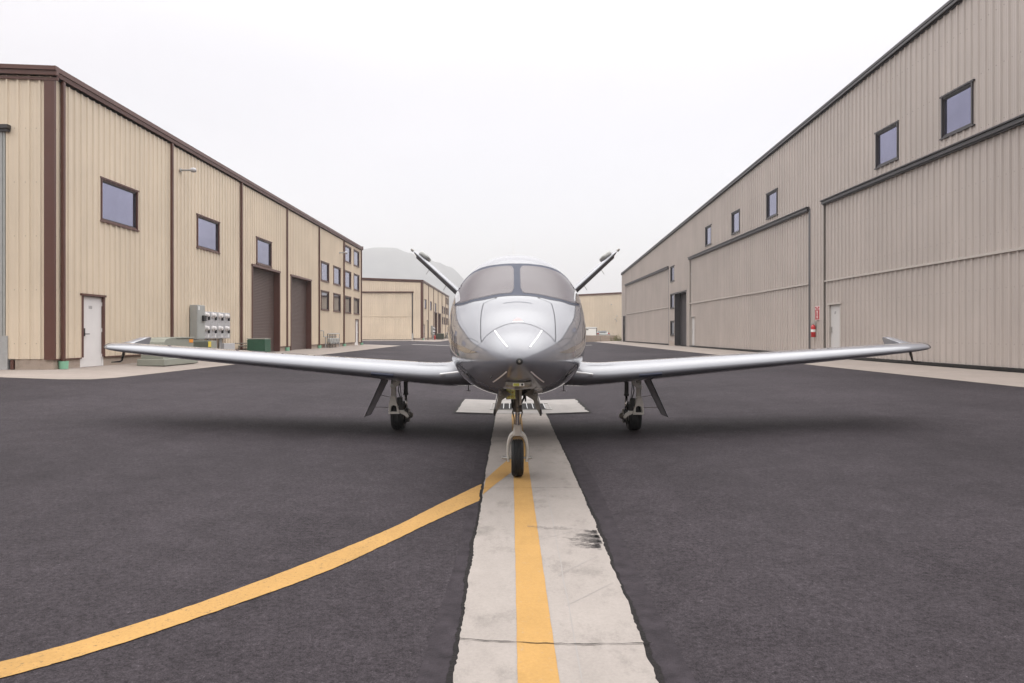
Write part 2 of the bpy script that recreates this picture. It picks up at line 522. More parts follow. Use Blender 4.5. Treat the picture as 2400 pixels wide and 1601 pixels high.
# asphalt apron with a shallow valley along the drain strip
mb = MB()
xs = [-3500, -900, -300, -80, -30, -12.44, -8, -4, -1.5, -.22, .62, 1.5, 4, 8, 13.27, 30, 80, 300, 900, 3500]
ys = [-600, -200, -60, -20, -5, 0, 3, 6, 10, 15, 20, 35, 60, 80, 100, 160, 400, 1200, 4500]
mb.add([(x, y, g(x, y)) for y in ys for x in xs],
       [(j * len(xs) + i, j * len(xs) + i + 1, (j + 1) * len(xs) + i + 1, (j + 1) * len(xs) + i) for j in range(len(ys) - 1) for i in range(len(xs) - 1)])
mb.build('ground', M['asphalt'])['kind'] = 'structure'

def ribbon(pts, w, z, jit=0, rnd=random):
    mbx = MB(); a = []
    for i, p in enumerate(pts):
        q0 = Vector(pts[max(i - 1, 0)]); q1 = Vector(pts[min(i + 1, len(pts) - 1)])
        d = (q1 - q0).normalized(); nn = Vector((-d.y, d.x))
        ww = w[i] if isinstance(w, (list, tuple)) else w
        ww *= 1 + rnd.uniform(-jit, jit)
        a.append((p[0] + nn.x * ww / 2, p[1] + nn.y * ww / 2)); a.append((p[0] - nn.x * ww / 2, p[1] - nn.y * ww / 2))
    mbx.add([(x, y, g(x, y) + z) for x, y in a], [(2 * i, 2 * i + 1, 2 * i + 3, 2 * i + 2) for i in range(len(pts) - 1)])
    return mbx
def ragged(side, y0, y1, base, amp, step, rnd):
    """one ragged edge of the strip, from y0 to y1"""
    pts = []; y = y0; w = 0
    while y < y1:
        w = .86 * w + rnd.uniform(-1, 1) * amp * .35
        pts.append((base(y) + w + rnd.uniform(-1, 1) * amp * .45, y))
        y += step * rnd.uniform(.6, 1.4)
    return pts
rl = random.Random(3); rr_ = random.Random(9)
fl_ = lambda y: -.229 - .004 * min(max(y - 3, 0), 4)
fr_ = lambda y: .604 + .013 * min(max(y - 2.6, 0), 3.4)
EL = ragged(-1, -30, 12.64, fl_, .008, .028, rl)
ER = ragged(1, -30, 12.68, fr_, .009, .028, rr_)
GL = [(x - .010 - .012 * abs(math.sin(y * 1.7)) - rl.uniform(0, .010), y) for x, y in EL]
GR = [(x + .012 + .014 * abs(math.sin(y * 1.3 + 1)) + rr_.uniform(0, .010), y) for x, y in ER]
BL = [(-.36 - .03 * math.sin(y * .9) - rl.uniform(0, .008), y) for y in [(-30 + .35 * i) for i in range(122)]]
BR = [(.79 + .035 * math.sin(y * .8 + 2) + rr_.uniform(0, .008), y) for y in [(-30 + .35 * i) for i in range(122)]]
sheet('asphalt_patch_band', BL + BR[::-1], .003, M['seal'])
sheet('joint_gap', GL + GR[::-1], .007, M['tar'])
strip = sheet('drain_strip', EL + ER[::-1], .012, M['strip'])
# expansion joints of the strip
jm = MB()
def joint(y0, y1, w, n=26):
    rnd = random.Random(int(y0 * 100))
    return ribbon([(-.25 + .90 * i / n, y0 + (y1 - y0) * i / n + rnd.uniform(-.004, .004) - .03 * math.sin(PI * i / n) * (1 if y0 < 4 else .2)) for i in range(n + 1)], w, .0178, .5, rnd)
jall = MB()
for y0, y1, w in ((3.30, 3.25, .0055), (6.51, 6.54, .004), (9.8, 9.82, .01), (0.1, .08, .012), (-3.1, -3.12, .012)):
    j = joint(y0, y1, w); jall.add(j.v, j.f)
jall.build('expansion_joints', M['tar'])['kind'] = 'structure'
ls = ribbon([(.385 - .0035 * i + random.uniform(-.003, .003), 10.8 - .32 * i) for i in range(26)], .005, .0132, .6)
ls.build('hairline_crack', M['faint'])['kind'] = 'structure'
# tyre scuff: short streaks on the strip
rnd = random.Random(5); sk = MB()
for i in range(900):
    band = rnd.choice([0, 1, 1, 2, 2, 3, 3]); q = rnd.random()
    y = 5.07 - band * .112 + rnd.gauss(0, .028)
    reach = (.09, .17, .24, .19)[band] * rnd.uniform(.7, 1.1)
    x = .628 - reach * q ** 1.6 - (.02 if band == 3 else 0)
    L_ = rnd.uniform(.008, .035); w_ = rnd.uniform(.001, .0042) * (1.2 - q)
    sl = .26 + rnd.uniform(-.06, .06); z = .0140
    y += (.63 - x) * .25
    sk.add([(x - L_, y + sl * L_, z), (x - L_ * .9, y + sl * L_ + w_ * 1.6, z), (x, y + w_ * 1.5, z), (x, y, z)], [(0, 1, 2, 3)])
for i in range(60):
    x = rnd.uniform(.1, .5); y = 5.22 - .18 * (x - .1) + rnd.gauss(0, .02)
    L_ = rnd.uniform(.01, .03); z = .0178
    sk.add([(x, y, z), (x, y + .003, z), (x + L_, y + .003 - .3 * L_, z), (x + L_, y - .3 * L_, z)], [(0, 1, 2, 3)])
sk.build('tyre_scuff', M['rubber_mark'])['kind'] = 'structure'
# faint rubber lines
fn = MB()
for k in range(7):
    rk = random.Random(50 + k)
    x0, y0 = rk.uniform(.1, .3), rk.uniform(3.4, 9)
    x1, y1 = x0 + rk.uniform(.15, .35), y0 + rk.uniform(.1, .6)
    r_ = ribbon([(x0 + (min(x1, .59) - x0) * i / 10, y0 + (y1 - y0) * i / 10) for i in range(11)], .003, .0133, .7, rk)
    fn.add(r_.v, r_.f)
fn.build('faint_tyre_lines', M['faint'])['kind'] = 'structure'

# drain pad with grate
rp = random.Random(12)
def rag_rect(x0, x1, y0, y1, a=.012, n=30):
    P = []
    P += [(x0 + (x1 - x0) * i / n, y0 + rp.uniform(-a, a)) for i in range(n)]
    P += [(x1 + rp.uniform(-a, a) * 2, y0 + (y1 - y0) * i / n) for i in range(n)]
    P += [(x1 + (x0 - x1) * i / n, y1 + rp.uniform(-a, a)) for i in range(n)]
    P += [(x0 + rp.uniform(-a, a), y1 + (y0 - y1) * i / n) for i in range(n)]
    return P
sheet('pad_gap', rag_rect(-1.01, 1.46, 12.53, 15.2), .009, M['tar'])
sheet('drain_pad', rag_rect(-.95, 1.39, 12.60, 15.10), .0165, M['pad'])
gt = thing('drain_grate', (.2, 13.75, 0), 'rusty steel drain grate set in the pale concrete pad beneath the jet', 'drain grate')
mb = MB(); zz = .022
mb.box(-.37, .79, 13.15, 13.20, zz, zz + .006).box(-.37, .79, 14.31, 14.36, zz, zz + .006)
mb.box(-.37, -.34, 13.20, 14.31, zz, zz + .006).box(.76, .79, 13.20, 14.31, zz, zz + .006)
mb.build('grate_frame', M['gearmetal'], gt)
mb = MB().box(-.24, .68, 13.27, 14.24, zz, zz + .004); mb.build('grate_recess', M['tar'], gt)
mb = MB()
for i in range(9): mb.box(-.235 + i * .112, -.22 + i * .112, 13.28, 14.23, zz + .005, zz + .013)
mb.build('grate_bar', M['galv'], gt)
# strip carries on past the pad
sheet('far_drain_strip', [(-.30, 15.25), (.66, 15.25), (.66, 60), (-.30, 60)], .008, M['pad'])

# yellow lines
def lane(pts_a, pts_b, z, name, m='yellow'):
    mbx = MB(); n = len(pts_a); v = []
    for a, b in zip(pts_a, pts_b): v += [(a[0], a[1], z(a[0], a[1])), (b[0], b[1], z(b[0], b[1]))]
    mbx.add(v, [(2 * i, 2 * i + 1, 2 * i + 3, 2 * i + 2) for i in range(n - 1)])
    o = mbx.build(name, M[m]); o['kind'] = 'structure'; return o
rj = random.Random(21)
n = 460
lane([(.036 + .004 * math.sin(i * .05) + rj.uniform(-.0015, .0015), -30 + i * .0925) for i in range(n)], [(.202 + rj.uniform(-.0015, .0015), -30 + i * .0925) for i in range(n)], lambda x, y: .0150, 'yellow_centre_line')
lane([(.036, 15.3), (.036, 60)], [(.202, 15.3), (.202, 60)], lambda x, y: g(x, y) + .0125, 'far_yellow_line')
def catm(P, k=14):
    out = []
    for i in range(len(P) - 1):
        p0 = Vector(P[max(i - 1, 0)]); p1 = Vector(P[i]); p2 = Vector(P[i + 1]); p3 = Vector(P[min(i + 2, len(P) - 1)])
        for j in range(k):
            t = j / k
            out.append(tuple(.5 * ((2 * p1) + (p2 - p0) * t + (2 * p0 - 5 * p1 + 4 * p2 - p3) * t * t + (3 * p1 - p0 - 3 * p2 + p3) * t ** 3)))
    out.append(tuple(P[-1])); return out
ct = catm([(-3.3, 1.95), (-2.65, 2.42), (-2.114, 2.95), (-1.841, 3.268), (-1.535, 3.742), (-1.153, 4.482), (-.851, 5.146), (-.606, 5.829), (-.246, 6.80)])
cb = catm([(-3.2, 1.83), (-2.55, 2.28), (-2.018, 2.817), (-1.756, 3.116), (-1.458, 3.553), (-1.076, 4.182), (-.797, 4.819), (-.561, 5.393), (-.246, 6.10)])
lane([(x + rj.uniform(-.003, .003), y + rj.uniform(-.003, .003)) for x, y in ct], [(x + rj.uniform(-.003, .003), y + rj.uniform(-.003, .003)) for x, y in cb], lambda x, y: g(x, y) + .0045, 'yellow_curved_line', 'yellow2')
lane(catm([(-.232, 6.93), (-.15, 7.36), (-.07, 7.75), (.0, 8.1), (.036, 8.35)]), catm([(-.238, 6.25), (-.14, 6.662), (-.05, 7.0), (.01, 7.23), (.036, 7.33)]), lambda x, y: .0145, 'yellow_curve_on_strip')

# concrete aprons along the hangars
sheet('left_apron', [(-60, 16.7), (-10.6, 16.7), (-10.0, 17.0), (-9.8, 17.7), (-9.75, 25), (-9.6, 40), (-9.55, 62.5), (-12.5, 62.5), (-60, 62.5)], .006, M['apron'])
sheet('right_apron', [(10.45, -60), (10.45, 90), (14, 90), (14, -60)], .006, M['apron'])
sheet('far_apron', [(-60, 90.5), (-60, 160), (-9.3, 160), (-9.2, 94), (-9.8, 91.5), (-11, 90.5)], .006, M['apron'])
sheet('rear_apron', [(-60, -50), (-60, -1), (-9.6, -1), (-9.6, -50)], .006, M['apron'])
sheet('cross_gutter', [(-9.5, 68.5), (8, 68.5), (8, 70), (-9.5, 70)], .006, M['pad'])
# ------------------------------------------------------------------ corrugated walls
PROF = [(0, 0), (.026, .042), (.062, .042), (.088, 0), (.142, 0), (.150, .005), (.166, .005), (.174, 0), (.230, 0), (.238, .005), (.254, .005), (.262, 0)]
def depth_at(u, P=.305):
    f = u % P
    pr = PROF + [(P, 0)]
    for (a, da), (b, db) in zip(pr, pr[1:]):
        if a <= f <= b: return da + (db - da) * (f - a) / max(b - a, 1e-9)
    return 0
def corr(mb, P, u0, u1, zb, zt, holes=(), rib=True, minor=True):
    """ribbed sheet from u0 to u1; P(u, d, z) places it, d is outwards; zb / zt bottom and top functions of u"""
    bp = {round(u0, 4), round(u1, 4)}
    if rib:
        k = math.floor(u0 / .305)
        while k * .305 < u1:
            for a, d in (PROF if minor else PROF[:4]):
                q = k * .305 + a
                if u0 < q < u1: bp.add(round(q, 4))
            k += 1
    for a, b, c, d in holes:
        for q in (a, b):
            if u0 < q < u1: bp.add(round(q, 4))
    bp = sorted(bp)
    D = (lambda u: depth_at(u) if (minor or depth_at(u) > .0051) else 0) if rib else (lambda u: 0)
    for a, b in zip(bp, bp[1:]):
        if b - a < 1e-4: continue
        m_ = (a + b) / 2
        hs = sorted((h[2], h[3]) for h in holes if h[0] < m_ < h[1])
        e = 1e-6
        da, db = D(a + e), D(b - e)
        if rib:
            fa, fb = (a + e) % .305, (b - e) % .305
        z = None
        segs = []; lo = None
        for h0, h1 in hs:
            segs.append((lo, h0)); lo = h1
        segs.append((lo, None))
        for s0, s1 in segs:
            za0 = zb(a) if s0 is None else s0; zb0 = zb(b) if s0 is None else s0
            za1 = zt(a) if s1 is None else s1; zb1 = zt(b) if s1 is None else s1
            if za1 - za0 < 1e-3: continue
            mb.add([P(a, da, za0), P(b, db, zb0), P(b, db, zb1), P(a, da, za1)], [(0, 1, 2, 3)])
    return mb

def wbox(mb, P, u0, u1, d0, d1, z0, z1):
    v = [P(u, d, z) for z in (z0, z1) for d in (d0, d1) for u in (u0, u1)]
    return mb.add(v, [(0, 2, 3, 1), (4, 5, 7, 6), (0, 1, 5, 4), (2, 6, 7, 3), (0, 4, 6, 2), (1, 3, 7, 5)])

def window(par, P, u0, u1, z0, z1, m, glass, fw=.052):
    mb = MB()
    wbox(mb, P, u0 - .06, u1 + .06, .0, .062, z1 - .0, z1 + fw)       # head trim runs past
    wbox(mb, P, u0 - .07, u1 + .07, .0, .062, z0 - fw * .8, z0)
    wbox(mb, P, u0 - .0, u0 + fw, -.06, .055, z0 + .002, z1 - .002)
    wbox(mb, P, u1 - fw, u1, -.06, .055, z0 + .002, z1 - .002)
    wbox(mb, P, u0 + fw, u1 - fw, -.06, .03, z0 + .002, z0 + .05)
    wbox(mb, P, u0 + fw, u1 - fw, -.06, .03, z1 - .05, z1 - .002)
    w = mb.build('window', m, par)
    mb = MB(); t = .035
    wbox(mb, P, u0 + fw + .002, u0 + fw + t, -.058, .0, z0 + .052, z1 - .052)
    wbox(mb, P, u1 - fw - t, u1 - fw - .002, -.058, .0, z0 + .052, z1 - .052)
    wbox(mb, P, u0 + fw + t, u1 - fw - t, -.058, .0, z0 + .052, z0 + .052 + t)
    wbox(mb, P, u0 + fw + t, u1 - fw - t, -.058, .0, z1 - .052 - t, z1 - .052)
    mb.build('sash', M['char'], w)
    mb = MB(); wbox(mb, P, u0 + fw + .01, u1 - fw - .01, -.034, -.026, z0 + .06, z1 - .06)
    mb.build('pane', glass, w)
    return w

def man_door(par, P, u0, u1, z0, z1, trim, paint, number=None, trim_bottom=None, rotz=0, handle=M['black'], numsize=.13, lever=True):
    """hinged steel door: trim, leaf, lever, hinges, number"""
    tb = z0 if trim_bottom is None else trim_bottom
    mb = MB()
    wbox(mb, P, u0 - .09, u0 - .002, -.10, .05, tb, z1 + .0)
    wbox(mb, P, u1 + .002, u1 + .09, -.10, .05, tb, z1 + .0)
    wbox(mb, P, u0 - .11, u1 + .12, -.02, .075, z1 + .002, z1 + .065)
    d = mb.build('door', trim, par)
    mb = MB(); wbox(mb, P, u0, u1, -.07, -.02, z0, z1 - .01)
    leaf = mb.build('door_leaf', paint, d, bevel=.004)
    mb = MB(); wbox(mb, P, u0 - .085, u0 - .005, -.095, -.012, z0, tb - .002) if tb > z0 + .01 else None
    if tb > z0 + .01:
        wbox(mb, P, u1 + .005, u1 + .085, -.095, -.012, z0, tb - .002)
        mb.build('door_jamb', paint, d)
    mb = MB()
    hz = z0 + 1.02
    wbox(mb, P, u0 + .05, u0 + .13, -.02, .012, hz - .10, hz + .14)
    if lever:
        wbox(mb, P, u0 + .08, u0 + .10, .012, .05, hz - .045, hz - .02)
        wbox(mb, P, u0 + .08, u0 + .27, .05, .066, hz - .045, hz - .02)
    mb.build('handle', handle, d)
    for q in (.25, 1.05, 1.85):
        mb = MB(); wbox(mb, P, u1 - .02, u1 + .012, -.019, .0, z0 + q, z0 + q + .12); mb.build('hinge', paint, d)
    if number:
        loc = P(u0 + (u1 - u0) * .43, -.0175, z1 - .34)
        txt(number, numsize, loc, (R(90), 0, rotz), M['black'], d, name='door_number')
    return d

def roll_door(par, P, u0, u1, z0, z1, d, jamb, slat):
    mb = MB()
    wbox(mb, P, u0 - .10, u0, -d, .045, z0 + .02, z1)
    wbox(mb, P, u1, u1 + .10, -d, .045, z0 + .02, z1)
    wbox(mb, P, u0 - .12, u1 + .12, -d, .07, z1, z1 + .11)
    f = mb.build('roll_up_door', jamb, par)
    mb = MB(); z = z0; rows = []
    while z < z1:
        for dz_, dd in ((0, 0), (.012, .014), (.055, .020), (.068, .014), (.078, 0)):
            if z + dz_ < z1: rows.append((z + dz_, dd))
        z += .080
    rows.append((z1 + .05, 0))
    v = []
    for zz_, dd in rows: v += [P(u0 - .02, -d + dd, zz_), P(u1 + .02, -d + dd, zz_)]
    mb.add(v, [(2 * i, 2 * i + 1, 2 * i + 3, 2 * i + 2) for i in range(len(rows) - 1)])
    mb.build('slats', slat, f)
    return f

# ------------------------------------------------------------------ tan hangar (one row of these along the left)
def tan_hangar(X, Y0, k, gz, label, group, near=True, num='111'):
    h = thing('hangar', (X, Y0, gz), label, 'hangar', group)
    L_ = 41.0 * k
    P = lambda u, d, z: (X + d, Y0 + u * k, z)           # long side, facing +X
    Pf = lambda u, d, z: (u, Y0 - d, z)                  # gable end, facing the camera
    sb = gz + .30; et = gz + 8.10
    wins = [(2.24, 4.42), (9.04, 11.22), (15.83, 18.02)]
    holes = [(a, b, gz + 4.53, gz + 5.83) for a, b in wins]
    small = []
    for a in (27.95, 31.35, 34.86, 37.93):
        for zz in (2.63, 4.60):
            small.append((a + .05, a + 2.1, gz + zz, gz + zz + 1.27))
    for a in (34.86, 37.93): small.append((a + .05, a + 2.1, gz + 6.60, gz + 7.83))
    rolls = [(15.28, 19.34), (21.46, 25.55)]
    doors = [(1.33, 2.36), (38.68, 39.72)]
    allh = [(a + .01, b - .01, c + .01, d - .01) for a, b, c, d in holes + small]
    allh += [(a - .05, b + .05, gz - 1, gz + 4.35) for a, b in rolls]
    allh += [(a - .05, b + .05, gz - 1, gz + 2.17) for a, b in doors]
    mb = MB(); corr(mb, P, .02, 41.0, lambda u: sb, lambda u: et, allh, minor=near)
    W = 32.0; slope = .033
    zt = lambda x: et + .06 + slope * min(X - x, x - (X - W))
    DX1, DX0 = X - 1.30, X - 17.5                         # hangar door opening in the gable end
    fh = [(DX0, DX1, gz - 1, gz + 6.78)]
    corr(mb, Pf, X - W, X - .01, lambda u: sb, zt, fh, minor=near)
    # far end and back, plain
    corr(mb, lambda u, d, z: (u, Y0 + L_ + d, z), X - W, X, lambda u: sb, zt, (), minor=False)
    corr(mb, lambda u, d, z: (X - W - d, Y0 + u * k, z), 0, 41, lambda u: sb, lambda u: et, (), minor=False)
    mb.build('siding', M['tan'], h)
    # foundation
    mb = MB(); edges = [0] + [q for a, b in sorted(rolls + doors) for q in (a - .09, b + .09)] + [41]
    for a, b in zip(edges[::2], edges[1::2]):
        wbox(mb, P, a, b, -.3, -.012, gz - .25, sb + .012)
    wbox(mb, Pf, X - W, DX0 - .2, -.3, -.012, gz - .25, sb + .012)
    wbox(mb, Pf, DX1 + .22, X - .31, -.3, -.014, gz - .25, sb + .012)
    mb.box(X - W, X - .3, Y0 + L_ - .3, Y0 + L_ - .02, gz - .2, sb)
    mb.build('foundation', M['stem'], h)
    # base trim, corner trims
    mb = MB()
    for a, b in zip(edges[::2], edges[1::2]):
        wbox(mb, P, a + .02, b - .0, -.011, .046, sb - .03, sb - .002)
    mb.build('base_trim', M['brown'], h)
    mb = MB()
    mb.box(X - .235, X + .050, Y0 - .050, Y0 - .004, sb - .02, et - .02)
    mb.box(X + .003, X + .050, Y0 - .003, Y0 + .04, sb - .02, et - .02)
    mb.box(X - .3, X + .050, Y0 + L_ + .004, Y0 + L_ + .050, sb - .02, et - .02)
    mb.box(X + .003, X + .050, Y0 + L_ - .13, Y0 + L_ + .003, sb - .02, et - .02)
    mb.build('corner_trim', M['brown'], h)
    # roof and gable fascia
    mb = MB(); ov = .16
    mid = X - W / 2; zr = zt(mid)
    for i in range(int(L_ / .61) + 1):                    # standing ribs that show above the gutter
        yy = Y0 + .25 + i * .61
        if yy < Y0 + L_: mb.add([(X + .06, yy - .035, et + .305), (X + .06, yy + .035, et + .305), (X + .06, yy, et + .345), (mid, yy - .035, zr + .30), (mid, yy + .035, zr + .30), (mid, yy, zr + .335)], [(0, 1, 2), (0, 2, 5, 3), (1, 4, 5, 2)])
    mb.add([(X + .12, Y0 - ov, et + .30), (mid, Y0 - ov, zr + .29), (mid, Y0 + L_ + ov, zr + .29), (X + .12, Y0 + L_ + ov, et + .30)], [(0, 1, 2, 3)])
    mb.add([(X - W - .12, Y0 - ov, et + .30), (mid, Y0 - ov, zr + .29), (mid, Y0 + L_ + ov, zr + .29), (X - W - .12, Y0 + L_ + ov, et + .30)], [(0, 1, 2, 3)])
    mb.build('roof', M['roof'], h)
    mb = MB()
    for sx in (1, -1):
        xe = X + .16 if sx > 0 else X - W - .16
        def rk(y0_, y1_, za, zb_, over=0):
            v = [(xe, y0_, et + za), (mid, y0_, zr + za - .0), (mid, y0_, zr + zb_), (xe, y0_, et + zb_),
                 (xe, y1_, et + za), (mid, y1_, zr + za), (mid, y1_, zr + zb_), (xe, y1_, et + zb_)]
            mb.add(v, [(0, 1, 2, 3), (7, 6, 5, 4), (0, 4, 5, 1), (1, 5, 6, 2), (2, 6, 7, 3), (3, 7, 4, 0)])
        rk(Y0 - .16, Y0 - .02, .20, .315); rk(Y0 - .12, Y0 - .02, .07, .198)
        rk(Y0 - .06, Y0 - .02, -.06, .02)
        rk(Y0 + L_ + .02, Y0 + L_ + .17, .06, .37)
    mb.build('rake_fascia', M['brown'], h)
    # gutter: two stepped folds along the eave
    mb = MB()
    pr = [(.04, .06), (.11, .05), (.125, .16), (.155, .175), (.155, .31), (.04, .31)]
    ring = lambda y: [(X + a, y, et + b) for a, b in pr]
    mb.loft([ring(Y0 - .02), ring(Y0 + L_ + .15)])
    mb.build('gutter', M['brown'], h)
    for i, u in enumerate((.30, 6.78, 13.68, 20.55, 27.38, 34.45, 40.78)):
        mb = MB(); wbox(mb, P, u - .052, u + .052, .037, .125, gz + .20, et + .02)
        ds = mb.build('downspout', M['brown'], h, bevel=.01)
        if i in (0, 3, 4, 5, 6):
            mb = MB(); mb.lathe(P(u, .09, gz + .012), (0, 0, 1), [(0, .115), (.22, .13), (.22, .115), (.19, .11)], 20)
            mb.build('drain_boot', M['pot'], ds, smooth=True, auto=40)
    for a, b in wins: window(h, P, a, b, gz + 4.53, gz + 5.83, M['brown'], M['glass'])
    for a, b, c, d in small: window(h, P, a, b, c, d, M['brown'], M['glass'] if c > gz + 4 else M['glass_dim'])
    for a, b in rolls: roll_door(h, P, a, b, gz + .012, gz + 4.34, .30, M['brown'], M['brown_door'])
    man_door(h, P, doors[0][0], doors[0][1], gz + .012, gz + 2.14, M['brown'], M['white'], num, gz + .30, R(90))
    man_door(h, P, doors[1][0], doors[1][1], gz + .012, gz + 2.14, M['brown'], M['white'], None, gz + .30, R(90), handle=M['steel'])
    # hangar door in the gable end: two ribbed leaves, header and edge channel
    mb = MB(); corr(mb, lambda u, d, z: (u, Y0 + .05 - d, z), DX0 + .02, DX1 - .17, lambda u: gz + .09, lambda u: gz + 3.28, (), minor=False)
    corr(mb, lambda u, d, z: (u, Y0 + .05 - d, z), DX0 + .02, DX1 - .17, lambda u: gz + 3.34, lambda u: gz + 6.68, (), minor=False)
    hd = mb.build('hangar_door', M['tan'], h)
    mb = MB().box(DX0, DX1 - .17, Y0 + .0, Y0 + .07, gz + 3.28, gz + 3.34); mb.build('door_fold_trim', M['tan_trim'], hd)
    mb = MB().box(DX0, DX1 - .17, Y0 + .02, Y0 + .08, gz + .03, gz + .09); mb.build('bottom_seal', M['black'], hd)
    mb = MB().box(DX0 - .1, DX1 + .12, Y0 - .16, Y0 + .03, gz + 6.70, gz + 6.80).box(DX0 - .1, DX1 + .10, Y0 - .11, Y0 + .03, gz + 6.62, gz + 6.698)
    mb.build('door_header', M['char'] if near else M['brown'], h)
    mb = MB().box(DX1 - .16, DX1 - .09, Y0 - .06, Y0 + .10, gz + .95, gz + 6.615).box(DX1 - .085, DX1 - .02, Y0 - .045, Y0 + .10, gz + .95, gz + 6.615)
    mb.build('door_channel', M['char'] if not near else M['elec'], h)
    mb = MB().box(DX1 - .17, DX1 + .05, Y0 - .05, Y0 + .12, gz, gz + .948)
    mb.build('channel_guard', M['galv'], h)
    mb = MB().box(DX1 + .11, DX1 + .19, Y0 - .02, Y0 + .2, gz, sb - .03); mb.build('door_post', M['brown'], h)
    return h

def wall_lamp(loc, d, label, group='wall lamps on the tan hangars', m=None):
    t = thing('wall_lamp', loc, label, 'lamp', group)
    x, y, z = loc; X_ = Vector(loc); dv = Vector(d)
    MB().tube(X_, X_ + dv * .03, .07, n=16).build('mounting_plate', M['galv'], t)
    MB().path([X_ + dv * .03, X_ + dv * .42], .038, 12).build('arm', M['galv'], t, smooth=True, auto=40)
    MB().lathe(X_ + dv * .40, dv, [(0, .045), (.02, .085), (.13, .095), (.19, .07), (.215, .0)], 20).build('lamp_head', M['elec_light'], t, smooth=True, auto=50)
    return t

GZ = .42
nearh = tan_hangar(-12.7, 19.8, 1.0, GZ, 'nearest tan ribbed steel hangar on the left, with brown trim and white door 111', 'tan hangars in the left row')
farh = tan_hangar(-12.2, 99.3, 1.03, .515, 'distant tan hangar beyond the left row, its closed hangar door facing the camera', 'tan hangars in the left row', near=False)
rearh = tan_hangar(-12.7, -46.0, 1.0, GZ, 'tan ribbed hangar behind the photographer on the left, wholly outside the photo', 'tan hangars in the left row', near=False)
wall_lamp((-12.67, 27.36, 7.72), (1, 0, 0), 'grey arm lamp high on the tan wall, right of the second downspout')
wall_lamp((-12.67, 52.9, 7.45), (1, 0, 0), 'small arm lamp high on the tan wall, beside the top row of small windows')

# ------------------------------------------------------------------ taupe hangar on the right
XR = 13.1; GR_ = .445
def rightp(u, d, z): return (XR - d, u, z)
hr = thing('hangar', (XR, 20, GR_), 'long taupe ribbed hangar on the right with dark charcoal trim and sloping roofline', 'hangar')
PK = 6.0
zroof = lambda u: 8.30 + .0449 * (83 - u) if u > PK else 8.30 + .0449 * (83 - PK) - .0449 * (PK - u)
gzr = lambda u: GR_ + .0012 * min(80, max(0, u - 20))
bigdoors = [(58.5, 80.2), (31.1, 51.7), (9.0, 29.57), (-14, 6.6)]
wr = [(20.07, 21.52, 7.33, 8.55), (23.93, 25.38, 7.33, 8.55), (34.75, 36.16, 7.26, 8.5), (40.43, 41.84, 7.26, 8.48), (46.1, 47.47, 7.26, 8.48),
      (56.46, 57.76, 5.63, 6.82), (56.46, 57.76, 3.46, 4.60), (56.46, 57.76, 1.28, 2.42)]
mdoor = [(28.19, 29.12, 2.60), (50.38, 51.25, 2.61)]
RD = (52.62, 56.22)
hol = [(a + .01, b - .01, c + .01, d - .01) for a, b, c, d in wr] + [(a, b, -1, 6.84) for a, b in bigdoors] + [(RD[0] - .05, RD[1] + .05, -1, 4.56), (80.45, 81.9, -1, 3.38)]
mb = MB(); corr(mb, rightp, -58, 82.9, lambda u: gzr(u) + .01, zroof, hol)
corr(mb, lambda u, d, z: (u, 82.9 + d, z), 13.1, 60, lambda u: .5, lambda u: 8.3, (), minor=False)
corr(mb, lambda u, d, z: (u, -58 - d, z), 13.1, 60, lambda u: .3, lambda u: 8.3, (), minor=False)
mb.build('siding', M['taupe'], hr)
# jamb behind the roll door so the opening has depth on its near side
mb = MB()
def slopebox(mb, u0, u1, d0, d1, za, zb):
    v = [rightp(u, d, zroof(u) + z) for u in (u0, u1) for d in (d0, d1) for z in (za, zb)]
    return mb.add(v, [(0, 1, 3, 2), (4, 6, 7, 5), (0, 4, 5, 1), (2, 3, 7, 6), (0, 2, 6, 4), (1, 5, 7, 3)])
for a, b in ((PK, 83.1), (-58.2, PK)):
    slopebox(mb, a, b, .0, .10, .12, .21)
    slopebox(mb, a, b, .0, .07, .06, .118)
    slopebox(mb, a, b, .0, .13, -.02, .058)
    slopebox(mb, a, b, -.02, .045, -.07, -.022)
mb.build('rake_fascia', M['char'], hr)
mb = MB()
for a, b in ((PK, 83.1), (-58.2, PK)):
    v = [(XR - .05, a, zroof(a) + .212), (XR - .05, b, zroof(b) + .212), (60, b, zroof(b) + .212), (60, a, zroof(a) + .212)]
    mb.add(v, [(0, 1, 2, 3)])
mb.build('roof', M['roof'], hr)
for (a, b) in bigdoors:
    mb = MB(); Pd = lambda u, d, z: (XR + .03 - d, u, z)
    hl = [(u0 - .06, u1 + .06, -1, zt_ + .03) for u0, u1, zt_ in mdoor if a < u0 < b]
    corr(mb, Pd, a + .03, b - (.26 if a > 30 and a < 40 else .03), lambda u: gzr(u) + .095, lambda u: 3.57, hl)
    corr(mb, Pd, a + .03, b - (.26 if a > 30 and a < 40 else .03), lambda u: 3.64, lambda u: 6.80, ())
    hd = mb.build('hangar_door', M['taupe'], hr)
    MB().box(XR - .035, XR + .06, a + .03, b - .03, 3.572, 3.638).build('door_fold_trim', M['taupe_trim'], hd)
    mb = MB(); z0 = gzr(a) + .0
    mb.box(XR - .03, XR + .04, a + .02, b - .02, gzr(b) - .0, gzr(b) + .052).box(XR - .05, XR + .03, a + .02, b - .02, gzr(b) + .056, gzr(b) + .082)
    mb.build('bottom_seal', M['black'], hd)
    mb = MB(); zh = 6.83
    mb.box(XR - .17, XR + .03, a - .05, b + .10, zh + .10, zh + .14).box(XR - .12, XR + .03, a - .03, b + .08, zh - .02, zh + .098).box(XR - .075, XR + .03, a - .0, b + .05, zh - .06, zh - .022)
    mb.build('door_header', M['char'], hr)
